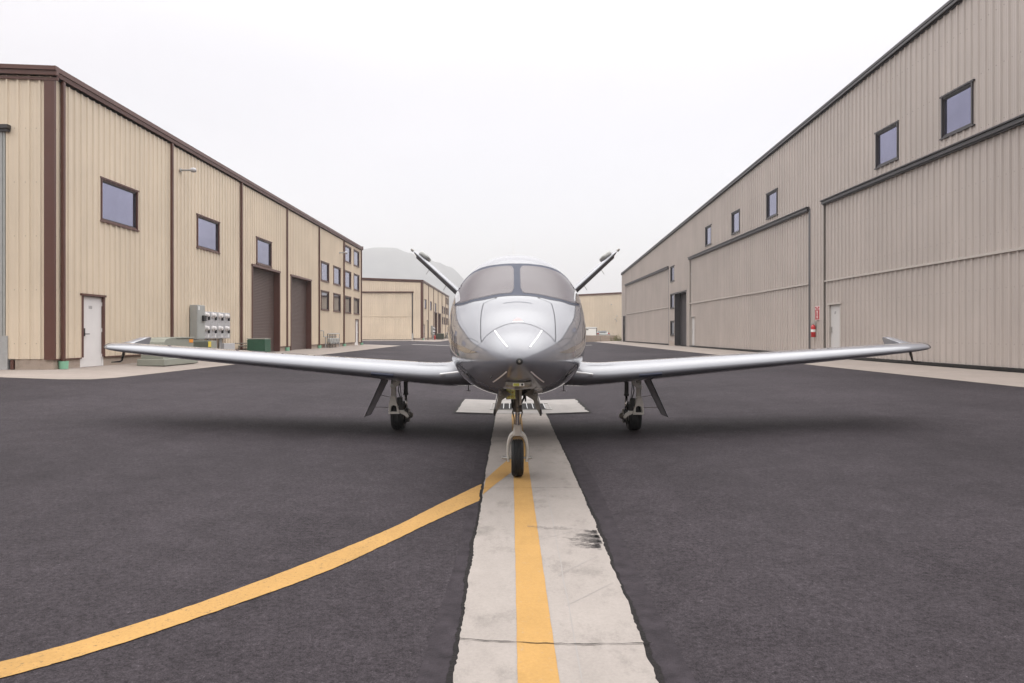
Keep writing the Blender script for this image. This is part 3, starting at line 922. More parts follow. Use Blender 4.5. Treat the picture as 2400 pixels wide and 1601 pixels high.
# dark side channels
mb = MB().box(XR - .02, XR + .10, 31.1 - .07 + .02, 31.1 + .03, .46, 6.76).box(XR - .05, XR + .10, 30.86, 31.02, .46, 6.86)
mb.build('door_channel', M['char'], hr)
MB().box(XR - .03, XR + .08, 58.36, 58.52, .49, 6.86).build('door_channel', M['char'], hr)
MB().box(XR - .036, XR + .08, 51.70, 51.80, .49, 6.86).build('jamb_trim', M['taupe_trim'], hr)
MB().box(XR - .036, XR + .08, 29.575, 29.64, .46, 6.80).build('jamb_trim', M['gearmetal'], hr)
for a, b, c, d in wr: window(hr, rightp, a, b, c, d, M['char'], M['glass'] if c > 3 else M['glass_dim'], fw=.050)
def rdoor(i, num, z):
    a, b, zt_ = mdoor[i]
    Pd = lambda u, d, zz: (XR + .03 - d, b - (u - a), zz)
    dd = man_door(hr, lambda u, d, zz: (XR + .03 - d, (b - (u - a)), zz), a, b, gzr(a) + .10, zt_, M['taupe_trim'], M['grey_door'], num, None, R(-90), handle=M['steel'], numsize=.14, lever=True)
    return dd
rdoor(0, '17', 0); rdoor(1, None, 0)
roll_door(hr, rightp, RD[0], RD[1], gzr(54) + .012, 4.55, .42, M['char'], M['char_door'])
MB().box(XR + .001, XR + .42, 56.24, 57.0, .45, .85).box(XR - .03, XR + .0, 56.24, 58.3, .45, .84).build('foundation', M['stem'], hr)
# tall narrow dark glazed door at the far end
mb = MB(); wbox(mb, rightp, 80.45, 80.55, -.1, .05, .54, 3.38); wbox(mb, rightp, 81.8, 81.9, -.1, .05, .54, 3.38); wbox(mb, rightp, 80.45, 81.9, -.1, .05, 3.38, 3.46)
wbox(mb, rightp, 80.55, 81.8, -.1, .02, 2.5, 2.58)
nd = mb.build('glazed_door', M['char'], hr)
mb = MB(); wbox(mb, rightp, 80.55, 81.8, -.08, -.05, .54, 3.38); mb.build('pane', M['black'], nd)
MB().box(XR - .04, XR + .0, 82.7, 82.93, .55, 8.2).build('corner_trim', M['taupe_trim'], hr)

# fire extinguisher sign and extinguisher on the wall between the two big doors
sg = thing('extinguisher_sign', (XR - .03, 30.17, 2.3), 'red and white sign reading fire extinguisher with a downward arrow, above the extinguisher', 'sign')
x = XR - .036
MB().box(x - .012, x, 29.94, 30.40, 2.0, 2.60).build('board', M['signwhite'], sg, bevel=.003)
mb = MB().box(x - .0155, x - .0125, 29.965, 30.375, 2.025, 2.45).box(x - .0155, x - .0125, 29.965, 30.375, 2.505, 2.575)
mb.build('red_panel', M['signred'], sg)
txt('FIRE', .062, (x - .0157, 30.17, 2.54), (R(90), 0, R(-90)), M['signwhite'], sg)
txt('EXTINGUISHER', .046, (x - .0129, 30.17, 2.477), (R(90), 0, R(-90)), M['signred'], sg)
mb = MB(); mb.slab([(x - .0157, 30.17 + a, z) for a, z in ((-.075, 2.42), (-.03, 2.395), (.03, 2.395), (.075, 2.42), (.03, 2.30), (.022, 2.15), (.075, 2.16), (.0, 2.05), (-.075, 2.16), (-.022, 2.15), (-.03, 2.30))], (-1, 0, 0), .002)
mb.build('arrow', M['signwhite'], sg)
ex = thing('fire_extinguisher', (XR - .14, 30.33, 1.28), 'red fire extinguisher with a white label band hanging on the taupe wall', 'fire extinguisher')
c = (XR - .15, 30.33, 1.28)
MB().lathe(c, (0, 0, 1), [(0, .085), (.012, .095), (.44, .095), (.49, .075), (.52, .035), (.535, .03)], 28).build('cylinder', M['red'], ex, smooth=True, auto=40)
MB().lathe((c[0], c[1], 1.50), (0, 0, 1), [(0, .0965), (.11, .0965)], 28).build('label_band', M['wlabel'], ex, smooth=True, auto=40)
MB().tube((c[0], c[1], 1.81), (c[0], c[1], 1.86), .022).box(c[0] - .02, c[0] + .02, c[1] - .12, c[1] + .03, 1.86, 1.88).box(c[0] - .015, c[0] + .015, c[1] - .11, c[1] + .02, 1.905, 1.92).build('valve', M['steel'], ex)
MB().path([(c[0], c[1] + .02, 1.84), (c[0] - .02, c[1] + .11, 1.80), (c[0] - .03, c[1] + .125, 1.68), (c[0] - .03, c[1] + .12, 1.55)], .012, 8).build('hose', M['black'], ex, smooth=True)
MB().box(c[0] + .09, XR - .03, c[1] - .03, c[1] + .03, 1.60, 1.95).build('bracket', M['steel'], ex)

# ------------------------------------------------------------------ tan hall far behind on the right
fb = thing('far_hangar', (25, 130, .5), 'plain tan hangar far off at the centre right behind a low concrete wall', 'hangar')
mb = MB(); zt = lambda x: 8.74 + .05 * (x - 20.5) if x < 30 else 9.2
corr(mb, lambda u, d, z: (u, 130 - d, z), 5, 48, lambda u: .4, zt, (), minor=False)
corr(mb, lambda u, d, z: (5 - d, u, z), 130, 160, lambda u: .4, lambda u: 7.9, (), minor=False)
mb.build('siding', M['tan'], fb)
v = [(4.8, 129.85, zt(4.8)), (30, 129.85, 9.2), (48, 129.85, 9.2)]
mb = MB()
for a, b in zip(v, v[1:]):
    q = [a, b, (b[0], b[1], b[2] + .28), (a[0], a[1], a[2] + .28)]
    mb.loft([q, [(x_, y_ + .14, z_) for x_, y_, z_ in q]])
mb.build('rake_fascia', M['brown'], fb)
MB().add([(4.8, 130, 8.2), (30, 130, 9.46), (48, 130, 9.46), (48, 160, 9.46), (30, 160, 9.46), (4.8, 160, 8.2)], [(0, 1, 4, 5), (1, 2, 3, 4)]).build('roof', M['roof'], fb)
for i, (px, pz, lb) in enumerate(((18.55, 6.75, 'small lamp high on the far tan hangar wall, topmost of its lamps'), (19.55, 4.65, 'small lamp on the far tan hangar wall, rightmost of the lower cluster'), (19.25, 4.1, 'small lamp on the far tan hangar wall, leftmost of the lower cluster'), (19.5, 3.75, 'small lamp on the far tan hangar wall, lowest of its lamps'))):
    wall_lamp((px, 129.97, pz), (0, -1, 0), lb, 'wall lamps on the far tan hangar')

# low concrete retaining wall, trailer and car behind it, weeds
rw = thing('retaining_wall', (14, 88, .5), 'low weathered concrete wall at the far end of the apron', 'wall')
MB().box(7.5, 13.35, 88, 88.35, .3, 1.22).build('wall_block', M['stem'], rw, bevel=.02)
mb = MB()
for x_ in (9.4, 11.2, 12.5): mb.box(x_, x_ + .05, 87.985, 88.0, .4, 1.1)
mb.build('drain_slot', M['gearmetal'], rw)
lowslope = sheet('gravel_bank', [(5, 88.2), (13.4, 88.2), (13.4, 130), (5, 130)], .012, concrete_mat('dry_dirt', (.2, .165, .12), 1))
def enclosed_trailer():
    t = thing('enclosed_trailer', (10.1, 95, .55), 'white box trailer with dark door frame parked behind the low concrete wall', 'trailer')
    x0, x1, y0, y1, z0, z1 = 9.98, 11.55, 94, 97.5, .95, 2.28
    MB().box(x0, x1, y0, y1, z0, z1).build('box_body', M['wlabel'], t, bevel=.05)
    mb = MB()
    mb.box(x0 + .02, x0 + .12, y0 - .03, y0, z0, z1 - .1).box(x1 - .10, x1 - .02, y0 - .03, y0, z0, z1 - .1).box(x0 + .02, x1 - .02, y0 - .035, y0, z1 - .14, z1 - .06)
    mb.build('door_frame', M['char'], t)
    d = MB().box(x0 + .14, x1 - .12, y0 - .025, y0 - .002, z0 + .03, z1 - .16).build('rear_door', M['wlabel'], t)
    MB().box(x0 + .15, x0 + .42, y0 - .04, y0 - .026, z1 - .38, z1 - .26).build('latch', M['char'], d)
    for xx in (x0 + .05, x1 - .25):
        w = MB().lathe((xx, 95.8, .85), (1, 0, 0), [(0, .18), (0, .3), (.2, .3), (.2, .18)], 20).build('wheel', M['tyre'], t)
    return t
enclosed_trailer()
def parked_car():
    t = thing('parked_car', (14.2, 96, .58), 'grey car with a dark rear window parked behind the low concrete wall', 'car')
    cx, y0, z0 = 13.35, 96., .58
    cx = 12.65
    prof = [(0, .45), (0, .95), (.08, 1.0), (.9, 1.02), (1.5, 1.25), (2.7, 1.27), (3.6, 1.0), (4.4, .9), (4.55, .75), (4.55, .4)]
    def ring(xo, sh):
        return [(cx + xo * (1 - (.14 if z > 1.05 else 0)), y0 + y, z0 + .15 + (z - .15) * sh - .15 + .0) for y, z in prof]
    mb = MB(); mb.loft([ring(-.95, .96), ring(-.9, 1.0), ring(.9, 1.0), ring(.95, .96)])
    MB_ = mb.build('body', M['elec'], t, bevel=.03)
    MB().add([(cx - .70, y0 + .88, z0 + 1.04), (cx + .70, y0 + .88, z0 + 1.04), (cx + .60, y0 + 1.42, z0 + 1.235), (cx - .60, y0 + 1.42, z0 + 1.235)], [(0, 1, 2, 3)]).build('rear_window', M['black'], t)
    for s in (-1, 1):
        MB().box(cx + s * .6, cx + s * .85, y0 - .02, y0 + .03, z0 + .78, z0 + .92).build('tail_light', M['red'], t)
        MB().box(cx + s * .97, cx + s * 1.12, y0 + 2.6, y0 + 2.75, z0 + .95, z0 + 1.07).build('mirror', M['black'], t)
        for yy in (.8, 3.6):
            MB().lathe((cx + s * .72, y0 + yy, z0 + .31), (s, 0, 0), [(0, .2), (0, .31), (.2, .31), (.2, .2)], 20).build('wheel', M['tyre'], t)
parked_car()
wd = mat('dry_weeds', (.20, .19, .075), rough=.9, var=.3, scale=9)
mb = MB(); rw_ = random.Random(4)
for cx_, n_ in ((7.9, 30), (8.6, 26), (13.2, 34), (12.6, 10), (13.6, 26), (14.3, 8)):
    for i in range(n_):
        x_ = cx_ + rw_.gauss(0, .16); y_ = 87.9 + rw_.uniform(-.15, .05); hh = rw_.uniform(.2, .95); dx = rw_.gauss(0, .12)
        b_ = g(x_, y_)
        mb.add([(x_ - .015, y_, b_), (x_ + .015, y_, b_), (x_ + dx, y_ - .05, b_ + hh)], [(0, 1, 2)])
        for q in range(3):
            t_ = rw_.uniform(.4, 1); lx = x_ + dx * t_; lz = b_ + hh * t_
            mb.add([(lx, y_ - .03, lz), (lx + rw_.uniform(-.09, .09), y_ - .05, lz + .04), (lx + rw_.uniform(-.05, .05), y_ - .04, lz + .07)], [(0, 1, 2)])
o = mb.build('dry_weeds', wd); tag(o, 'dry green weeds growing along the foot of the low concrete wall', 'weeds', kind='stuff')

# ------------------------------------------------------------------ utilities by the tan hangars
def transformer():
    t = thing('transformer', (-11.4, 23.9, GZ), 'large grey green pad transformer with orange label beside the tan hangar', 'transformer')
    MB().box(-11.86, -10.98, 22.62, 25.05, GZ - .02, GZ + .20).build('pad', M['tgreen'], t, bevel=.02)
    # cabinet with a rounded hood over the near half
    x0, x1 = -11.80, -11.08
    pr = [(22.75, .62), (22.75, 1.02), (22.80, 1.16), (22.95, 1.26), (23.3, 1.30), (23.62, 1.30), (23.62, .62)]
    MB().loft([[(x0, y, z) for y, z in pr], [(x1, y, z) for y, z in pr]]).build('hood', M['tgreen'], t, bevel=.01)
    MB().box(x0 + .01, x1 - .01, 23.625, 24.95, .62, 1.27).box(x0 - .02, x1 + .02, 23.6, 24.98, 1.272, 1.31).build('cabinet', M['tgreen'], t, bevel=.01)
    MB().box(x1 - .008, x1 - .003, 24.6, 24.9, 1.12, 1.24).build('warning_label', M['orange'], t)
transformer()
def green_box():
    t = thing('utility_box', (-12.1, 27.4, GZ), 'dark olive utility cabinet with yellow label below the grey meter bank', 'utility box')
    MB().box(-12.35, -11.85, 26.4, 28.25, GZ, 1.17).build('cabinet', M['dgreen'], t, bevel=.05)
    MB().box(-11.853, -11.845, 27.95, 28.22, .9, 1.12).build('warning_label', M['yellab'], t)
    MB().box(-12.3, -11.95, 28.27, 28.95, GZ, 1.14).build('side_cabinet', M['tgreen'], t, bevel=.02)
green_box()
def meter_bank(X, Y, gz, label, simple=False):
    t = thing('meter_bank', (X, Y, gz), label, 'electric meters', 'electric meter banks on the tan hangars')
    x1 = X + .33
    MB().box(X + .04, x1, Y + .0, Y + .73, gz + .77, gz + 2.15).build('main_cabinet', M['elec'], t, bevel=.012)
    MB().box(x1, x1 + .012, Y + .06, Y + .67, gz + .82, gz + 1.42).box(x1, x1 + .012, Y + .06, Y + .67, gz + 1.46, gz + 2.1).build('cabinet_cover', M['elec'], t)
    MB().box(x1 + .013, x1 + .09, Y + .40, Y + .68, gz + 1.52, gz + 1.74).build('main_switch', M['black'], t, bevel=.01)
    MB().box(x1 + .013, x1 + .016, Y + .08, Y + .2, gz + 1.95, gz + 2.1).build('label', M['wlabel'], t)
    n_ = 4; w = .69
    MB().box(X + .04, X + .25, Y + .75, Y + .75 + n_ * w, gz + .80, gz + 1.92).build('meter_cabinet', M['elec_light'], t, bevel=.01)
    for i in range(n_):
        ya = Y + .75 + i * w
        for j in range(2):
            za = gz + .83 + j * .54
            MB().box(X + .25, X + .262, ya + .02, ya + w - .02, za, za + .52).build('meter_cover', M['elec_light'], t)
            m_ = MB().lathe((X + .262, ya + .20, za + .40), (1, 0, 0), [(0, .11), (.04, .11), (.05, .088), (.13, .082), (.15, .06), (.152, 0)], 20).build('meter', M['white'], t, smooth=True, auto=40)
            MB().box(X + .263, X + .34, ya + .40, ya + .46, za + .2, za + .38).build('breaker_handle', M['black'], t)
            MB().box(X + .263, X + .266, ya + .12, ya + .2, za + .10, za + .135).build('label', M['tgreen'], t)
            if j == 0: MB().box(X + .263, X + .266, ya + .42, ya + .50, za + .02, za + .16).build('label', M['wlabel'], t)
    mb = MB()
    for yy in (1.5, 2.3, 2.7, 2.85): mb.tube((X + .12, Y + yy, gz), (X + .12, Y + yy, gz + .80), .04, n=10)
    mb.build('conduit', M['galv'], t)
meter_bank(-12.68, 28.1, GZ, 'grey bank of eight electric meters with tall cabinet on the nearest tan hangar')
meter_bank(-12.18, 109.5, .51, 'small grey bank of electric meters on the distant tan hangar')
def junction_box():
    t = thing('junction_box', (-12.5, 31.5, GZ), 'small pale grey junction box low on the tan wall, left of the green condenser', 'junction box')
    MB().box(-12.66, -12.4, 30.9, 32.1, .70, 1.0).build('cover', M['elec_light'], t, bevel=.01)
    mb = MB()
    for i in range(5): mb.tube((-12.5, 31.0 + .24 * i, GZ), (-12.5, 31.0 + .24 * i, .72), .03, n=10)
    mb.build('conduit', M['black'], t)
junction_box()
def condenser(X, Y, gz, label, s=1.0, m='acgreen'):
    t = thing('air_conditioner', (X, Y, gz), label, 'air conditioner', 'green air conditioner condensers')
    a = .42 * s; h_ = .74 * s
    MB().box(X - a - .05, X + a + .05, Y - a - .05, Y + a + .05, gz - .02, gz + .05).build('pad', M['apron'], t)
    MB().box(X - a, X + a, Y - a, Y + a, gz + .052, gz + h_).build('coil_body', M[m], t, bevel=.05)
    mb = MB()
    for i in range(14):
        z = gz + .10 + i * .045 * s
        mb.box(X - a - .012, X + a + .012, Y - a - .012, Y - a - .002, z, z + .018).box(X + a + .002, X + a + .012, Y - a - .012, Y + a + .012, z, z + .018)
    mb.build('louvres', M[m], t)
    MB().box(X - a - .015, X + a + .015, Y - a - .015, Y + a + .015, gz + h_ + .002, gz + h_ + .04).build('lid', M['tgreen'], t, bevel=.02)
condenser(-11.95, 33.9, GZ, 'green slatted air conditioner in front of the first brown roll up door')
MB_l = thing('refrigerant_pipe', (-12.5, 32.9, GZ), 'thin bent pipes on the tan wall running to the green air conditioner', 'pipe')
MB().path([(-12.66, 32.4, .98), (-12.5, 32.4, .98), (-12.4, 33.5, .98)], .02, 8).path([(-12.55, 32.95, GZ), (-12.55, 32.95, .85), (-12.4, 33.5, .85)], .03, 8).build('pipe_run', M['gearmetal'], MB_l)
def gas_meters():
    t = thing('gas_meter_bank', (-12.4, 49.6, .45), 'row of grey gas meters and pipes low on the tan wall below the small windows', 'gas meters')
    gz = .455; X = -12.45
    mb = MB()
    mb.path([(X - .2, 47.2, 1.62), (X, 47.2, 1.62), (X, 47.6, 1.62), (X, 47.6, 1.22), (X, 51.1, 1.22)], .03, 8)
    mb.path([(X + .1, 48.4, 1.42), (X + .1, 51.6, 1.42), (X + .1, 51.6, gz)], .03, 8)
    mb.path([(X, 48.2, .72), (X, 51.2, .72)], .03, 8)
    mb.path([(X, 48.1, gz), (X, 48.1, 1.22)], .03, 8)
    mb.build('pipework', M['galv'], t)
    for i in range(6):
        y = 48.45 + i * .45
        MB().tube((X + .05, y, gz), (X + .05, y, 1.42), .028, n=8).build('riser', M['gearmetal'], t)
        MB().box(X + .05, X + .27, y - .14, y + .14, .82, 1.12).build('meter', M['elec'], t, bevel=.04)
        MB().lathe((X + .2, y + .18, .78), (1, 0, 0), [(0, .07), (.06, .09), (.09, .03)], 12).build('regulator', M['galv'], t)
gas_meters()
# small things by the distant hangar
condenser(-11.0, 113.0, .51, 'left dark green air conditioner beside the distant tan hangar', 1.25, 'dgreen')
condenser(-11.2, 116.6, .51, 'right dark green air conditioner beside the distant tan hangar', 1.05, 'dgreen')
t = thing('standpipe', (-11.6, 110.3, .51), 'small red fire standpipe at the foot of the distant hangar wall', 'standpipe')
MB().tube((-11.5, 109.2, .5), (-11.5, 109.2, 1.05), .12, n=12).build('post', M['red'], t)
MB().tube((-11.5, 109.2, .9), (-11.5, 108.9, .9), .09, n=12).tube((-11.5, 109.2, 1.05), (-11.5, 109.2, 1.15), .15, .05, n=12).build('outlet', M['red'], t)
t = thing('gas_riser', (-12.0, 104.6, .51), 'tall thin grey riser pipe on the corner bay of the distant hangar', 'pipe')
MB().path([(-12.15, 104.2, 3.35), (-12.0, 104.2, 3.35), (-12.0, 104.5, 3.2), (-12.0, 104.5, .5)], .07, 8).build('pipe_run', M['gearmetal'], t)
t = thing('gas_meter_bank', (-12.0, 134, .51), 'small cluster of pipes low on the distant hangar wall', 'gas meters')
MB().path([(-12.0, 133.5, .5), (-12.0, 133.5, 1.5), (-12.0, 137, 1.6), (-12.0, 137, .5)], .09, 8).box(-12.1, -11.8, 134, 136, .7, 1.2).build('pipework', M['gearmetal'], t)

# ------------------------------------------------------------------ hazy hill behind
def hill():
    Y = 2350.
    ridge = [(-1500, 120), (-1150, 190), (-850, 215), (-640, 240), (-560, 262), (-480, 280), (-435, 285), (-380, 284), (-330, 268), (-290, 255), (-235, 236), (-200, 222), (-120, 160), (-40, 95), (60, 40), (200, 8), (330, 0)]
    def rz(x):
        for (a, za), (b, zb_) in zip(ridge, ridge[1:]):
            if a <= x <= b:
                t_ = (x - a) / (b - a); t_ = t_ * t_ * (3 - 2 * t_); return za + (zb_ - za) * t_
        return 0
    from mathutils import noise
    mb = MB(); nx, ny = 200, 34
    v = []
    for j in range(ny):
        fy = j / (ny - 1)
        for i in range(nx):
            x_ = -1600 + 1950 * i / (nx - 1); y_ = Y - 620 + 1100 * fy
            s_ = math.exp(-((y_ - Y) / (330 if y_ < Y else 260)) ** 2)
            nz_ = noise.fractal(Vector((x_ / 140, y_ / 140, 3.1)), .9, 2.0, 5) * 9 * (1 - .75 * s_)
            v.append((x_, y_, rz(x_) * s_ + nz_ * min(1, rz(x_) / 60) - 6 + 6 * s_))
    mb.add(v, [(j * nx + i, j * nx + i + 1, (j + 1) * nx + i + 1, (j + 1) * nx + i) for j in range(ny - 1) for i in range(nx - 1)])
    o = mb.build('hill', mat('hill_scrub', (.10, .10, .085), rough=1, var=.3, scale=.02), smooth=True); o['kind'] = 'structure'
hill()
# ------------------------------------------------------------------ the jet: fuselage sections
NX,NY=0.07,5.4
ST=[# s, top, zc, bot, hw, nt, nb
(0,1.225,1.225,1.225,0.0,2.0,2.0),
(.05,1.30,1.222,1.145,.112,2.0,2.0),
(.2,1.372,1.215,1.06,.225,2.0,2.05),
(.4,1.435,1.205,.99,.325,2.05,2.1),
(.75,1.52,1.20,.91,.445,2.1,2.15),
(1.2,1.655,1.22,.85,.565,2.15,2.12),
(1.75,1.80,1.29,.80,.675,2.2,2.05),
(2.3,2.02,1.40,.772,.745,2.2,1.98),
(2.9,2.24,1.53,.758,.785,2.25,1.95),
(3.4,2.375,1.58,.755,.795,2.25,1.95),
(4.0,2.465,1.60,.76,.79,2.2,1.95),
(4.8,2.50,1.60,.79,.755,2.2,2.0),
(5.6,2.42,1.60,.87,.65,2.1,2.1),
(6.4,2.25,1.60,1.0,.50,2.0,2.0),
(7.4,2.05,1.60,1.22,.33,2.0,2.0),
(8.4,1.88,1.62,1.42,.19,2.0,2.0),
(9.2,1.75,1.65,1.58,.07,2.0,2.0)]
Q=[math.sqrt(r[0]) for r in ST]
def _pchip(xs,ys):
    n=len(xs);h=[xs[i+1]-xs[i] for i in range(n-1)];d=[(ys[i+1]-ys[i])/h[i] for i in range(n-1)]
    m=[0]*n
    m[0]=d[0];m[-1]=d[-1]
    for i in range(1,n-1):
        if d[i-1]*d[i]<=0:m[i]=0
        else:
            w1=2*h[i]+h[i-1];w2=h[i]+2*h[i-1];m[i]=(w1+w2)/(w1/d[i-1]+w2/d[i])
    def f(x):
        x=min(max(x,xs[0]),xs[-1]);i=0
        while i<n-2 and x>xs[i+1]:i+=1
        t=(x-xs[i])/h[i]
        return ((1+2*t)*(1-t)**2*ys[i]+t*(1-t)**2*h[i]*m[i]+t*t*(3-2*t)*ys[i+1]+t*t*(t-1)*h[i]*m[i+1])
    return f
FS=[_pchip(Q,[r[k] for r in ST]) for k in range(1,7)]
def sec(s):
    q=math.sqrt(max(s,0)); return [f(q) for f in FS]
def surf(s,t):
    top,zc,bot,hw,nt,nb=sec(s)
    c,si=math.cos(t),math.sin(t)
    n=nt if c>=0 else nb
    x=hw*math.copysign(abs(si)**(2/n),si)
    z=zc+((top-zc) if c>=0 else (zc-bot))*math.copysign(abs(c)**(2/n),c)
    return (NX+x,NY+s,z)
def nrm(s, t):
    e = 1e-3
    a = Vector(surf(s + e, t)) - Vector(surf(max(s - e, 1e-5), t))
    b = Vector(surf(s, t + e)) - Vector(surf(s, t - e))
    n_ = a.cross(b)
    c = Vector(surf(s, t)); o = Vector((NX, NY + s + .05, sec(s)[1]))
    if n_.dot(c - o) < 0: n_ = -n_
    return n_.normalized()
def onsurf(s, t, off=0.):
    return Vector(surf(s, t)) + nrm(s, t) * off

jet = thing('light_jet', (NX, 9.5, 0), 'silver grey light jet with a V tail parked on the asphalt, nose towards the camera', 'airplane')
SEAM = [(0, .760), (.15, .745), (.31, .705), (.44, .67), (.6, .62), (.8, .57), (.94, .53), (1.15, .56), (1.38, .62), (1.59, .585), (2.0, .555), (2.41, .60), (2.74, .77), (3.15, .85)]
seamf = _pchip([a for a, b in SEAM], [b for a, b in SEAM])
NT = 120
ths = [-PI + 2 * PI * k / NT for k in range(NT)]
def open_bay(mb):
    keep = []
    for f in mb.f:
        c = sum((Vector(mb.v[i]) for i in f), Vector()) / len(f)
        if abs(c.x - NX) < .135 and c.z < 1.03 and .49 < c.y - NY < 1.85: continue
        keep.append(f)
    mb.f = keep; mb.m = [0] * len(keep)
mb = MB(); rings = []
for i in range(31):
    u = i / 30
    rings.append([surf(max(1e-5, seamf(abs(t)) * u * u), t) for t in ths])
mb.loft(rings, cap=False); open_bay(mb)
mb.build('radome', M['silver'], jet, smooth=True)
mb = MB(); rings = []
for i in range(150):
    u = i / 149
    rings.append([surf(seamf(abs(t)) + .0005 + (9.2 - seamf(abs(t)) - .0005) * u ** 1.5, t) for t in ths])
rings.append([(NX, NY + 9.22, 1.655)] * NT)
mb.loft(rings, cap=False); open_bay(mb)
body = mb.build('fuselage', M['silver'], jet, smooth=True)

def rib(path, w, off, mbx, closed=False):
    """thin strip laid along (s, t) path on the skin"""
    P_ = [onsurf(s, t, off) for s, t in path]; v = []
    for i, p in enumerate(P_):
        a = P_[max(i - 1, 0)]; b = P_[min(i + 1, len(P_) - 1)]
        n_ = nrm(*path[i]); d = (b - a).normalized(); q = n_.cross(d).normalized() * w / 2
        v += [p + q, p - q]
    mbx.add(v, [(2 * i, 2 * i + 1, 2 * i + 3, 2 * i + 2) for i in range(len(P_) - 1)])
def dens(path, k=10):
    return catm(path, k)
mb = MB()
rib([(seamf(abs(t)), t) for t in [-.95 + 1.9 * i / 70 for i in range(71)]], .0085, .0015, mb)
for sgn in (-1, 1):
    rib([(seamf(t), sgn * t) for t in [.95 + 1.9 * i / 50 for i in range(51)]], .004, .0012, mb)
    rib(dens([(.53, sgn * .945), (.80, sgn * .77), (1.06, sgn * .665), (1.44, sgn * .56), (1.70, sgn * .495)]), .0075, .0015, mb)
    rib(dens([(1.70, sgn * .495), (1.735, sgn * .40), (1.765, sgn * .288)], 6), .0065, .0015, mb)
    rib([(1.765, sgn * .288), (1.80, sgn * .288)], .018, .0016, mb)
    # cabin door outline on the flank
    rib(dens([(2.55, sgn * 1.20), (2.30, sgn * 1.26), (1.93, sgn * 1.29), (1.62, sgn * 1.39), (1.56, sgn * 1.50), (1.62, sgn * 1.72), (2.0, sgn * 1.85)]), .0065, .0015, mb)
    rib(dens([(.60, sgn * 1.0), (.80, sgn * 1.02), (1.0, sgn * 1.12), (1.05, sgn * 1.3)]), .003, .0012, mb)
mb.build('panel_gap', M['seam'], body)
# cowl vent lip under the windshield
mb = MB(); rib(dens([(1.50, -.19), (1.53, 0), (1.50, .19)], 14), .012, .002, mb); mb.build('vent_lip', M['wframe'], body)
# small red warning mark above the radome seam
mb = MB(); v = [onsurf(.807, -.085, .002), onsurf(.807, .075, .002), onsurf(.86, .055, .002), onsurf(.905, .012, .002), onsurf(.905, -.022, .002), onsurf(.86, -.065, .002)]
mb.poly(v).build('warning_mark', M['placard'], body)
mb = MB(); v = [onsurf(.79, -.105, .002), onsurf(.79, .095, .002), onsurf(.803, .085, .0022), onsurf(.803, -.095, .0022)]
mb.poly(v).build('white_mark', M['cheat'], body)
# white radome lightning strips
for (s0, t0, s1, t1) in ((.63, .494, .12, .52), (.395, 2.465, .088, 2.475)):
    for sgn in (-1, 1):
        mb = MB(); rib([(s0 + (s1 - s0) * i / 14, sgn * (t0 + (t1 - t0) * i / 14)) for i in range(15)], .0115, .003, mb)
        mb.build('diverter_strip', M['cheat'], jet)
# radar nose aperture
MB().lathe((NX + .004, NY + .01, 1.218), (0, -1, 0), [(0, .027), (.012, .0265), (.016, .022), (.017, .006)], 28).build('nose_port', M['black'], jet, smooth=True, auto=40)
MB().lathe((NX + .004, NY - .0065, 1.218), (0, -1, 0), [(0, .010), (.004, .008), (.004, 0)], 16).build('port_lens', M['gearmetal'], jet)

# windshield: frame band, seal and two panes
lowG = [(1.868, 0), (1.868, .04), (1.882, .25), (1.905, .44), (2.005, .679), (2.105, .831), (2.30, .985), (2.52, 1.09)]
upG = [(2.822, 0), (2.822, .04), (2.845, .205), (2.908, .394), (2.985, .55), (3.06, .69), (3.10, .83), (3.02, .97), (2.82, 1.07)]
lowF = [(1.795, 0), (1.80, .2), (1.815, .415), (1.945, .684), (2.03, .83), (2.16, .955), (2.42, 1.11)]
upF = [(2.928, 0), (2.955, .205), (3.035, .395), (3.13, .56), (3.20, .70), (3.24, .86), (3.16, 1.02), (2.95, 1.13)]
def crv(P_):
    """curve through (s, t) by arc fraction"""
    ln_ = [0]
    for a, b in zip(P_, P_[1:]): ln_.append(ln_[-1] + math.hypot((b[0] - a[0]), (b[1] - a[1]) * .8))
    x = [q / ln_[-1] for q in ln_]
    keep = [i for i in range(len(x)) if i == 0 or x[i] > x[i - 1] + 1e-6]
    x = [x[i] for i in keep]; Q_ = [P_[i] for i in keep]
    fs_, ft_ = _pchip(x, [p[0] for p in Q_]), _pchip(x, [p[1] for p in Q_])
    return lambda u: (fs_(u), ft_(u))
def patch(lo, up, sgn, off, m, name, par, nu=60, nv=24, r=0., edge=True):
    L1, U1 = crv(lo), crv(up); mb = MB(); v = []
    for i in range(nu + 1):
        u = i / nu
        # rounded corners at both ends
        q = 0.
        for e_ in (u, 1 - u):
            if r and e_ < r: q = max(q, (1 - math.sqrt(max(0, 1 - (1 - e_ / r) ** 2))) * .16 )
        for j in range(nv + 1):
            w_ = q + (1 - 2 * q) * j / nv
            a, b = L1(u), U1(u)
            s_, t_ = a[0] + (b[0] - a[0]) * w_, a[1] + (b[1] - a[1]) * w_
            v.append(onsurf(s_, sgn * t_, off))
    mb.add(v, [(i * (nv + 1) + j, i * (nv + 1) + j + 1, (i + 1) * (nv + 1) + j + 1, (i + 1) * (nv + 1) + j) for i in range(nu) for j in range(nv)])
    o = mb.build(name, m, par, smooth=True)
    return o
def mid(A, B, k): return [(a[0] + (b[0] - a[0]) * k, a[1] + (b[1] - a[1]) * k) for a, b in zip(A, B)]
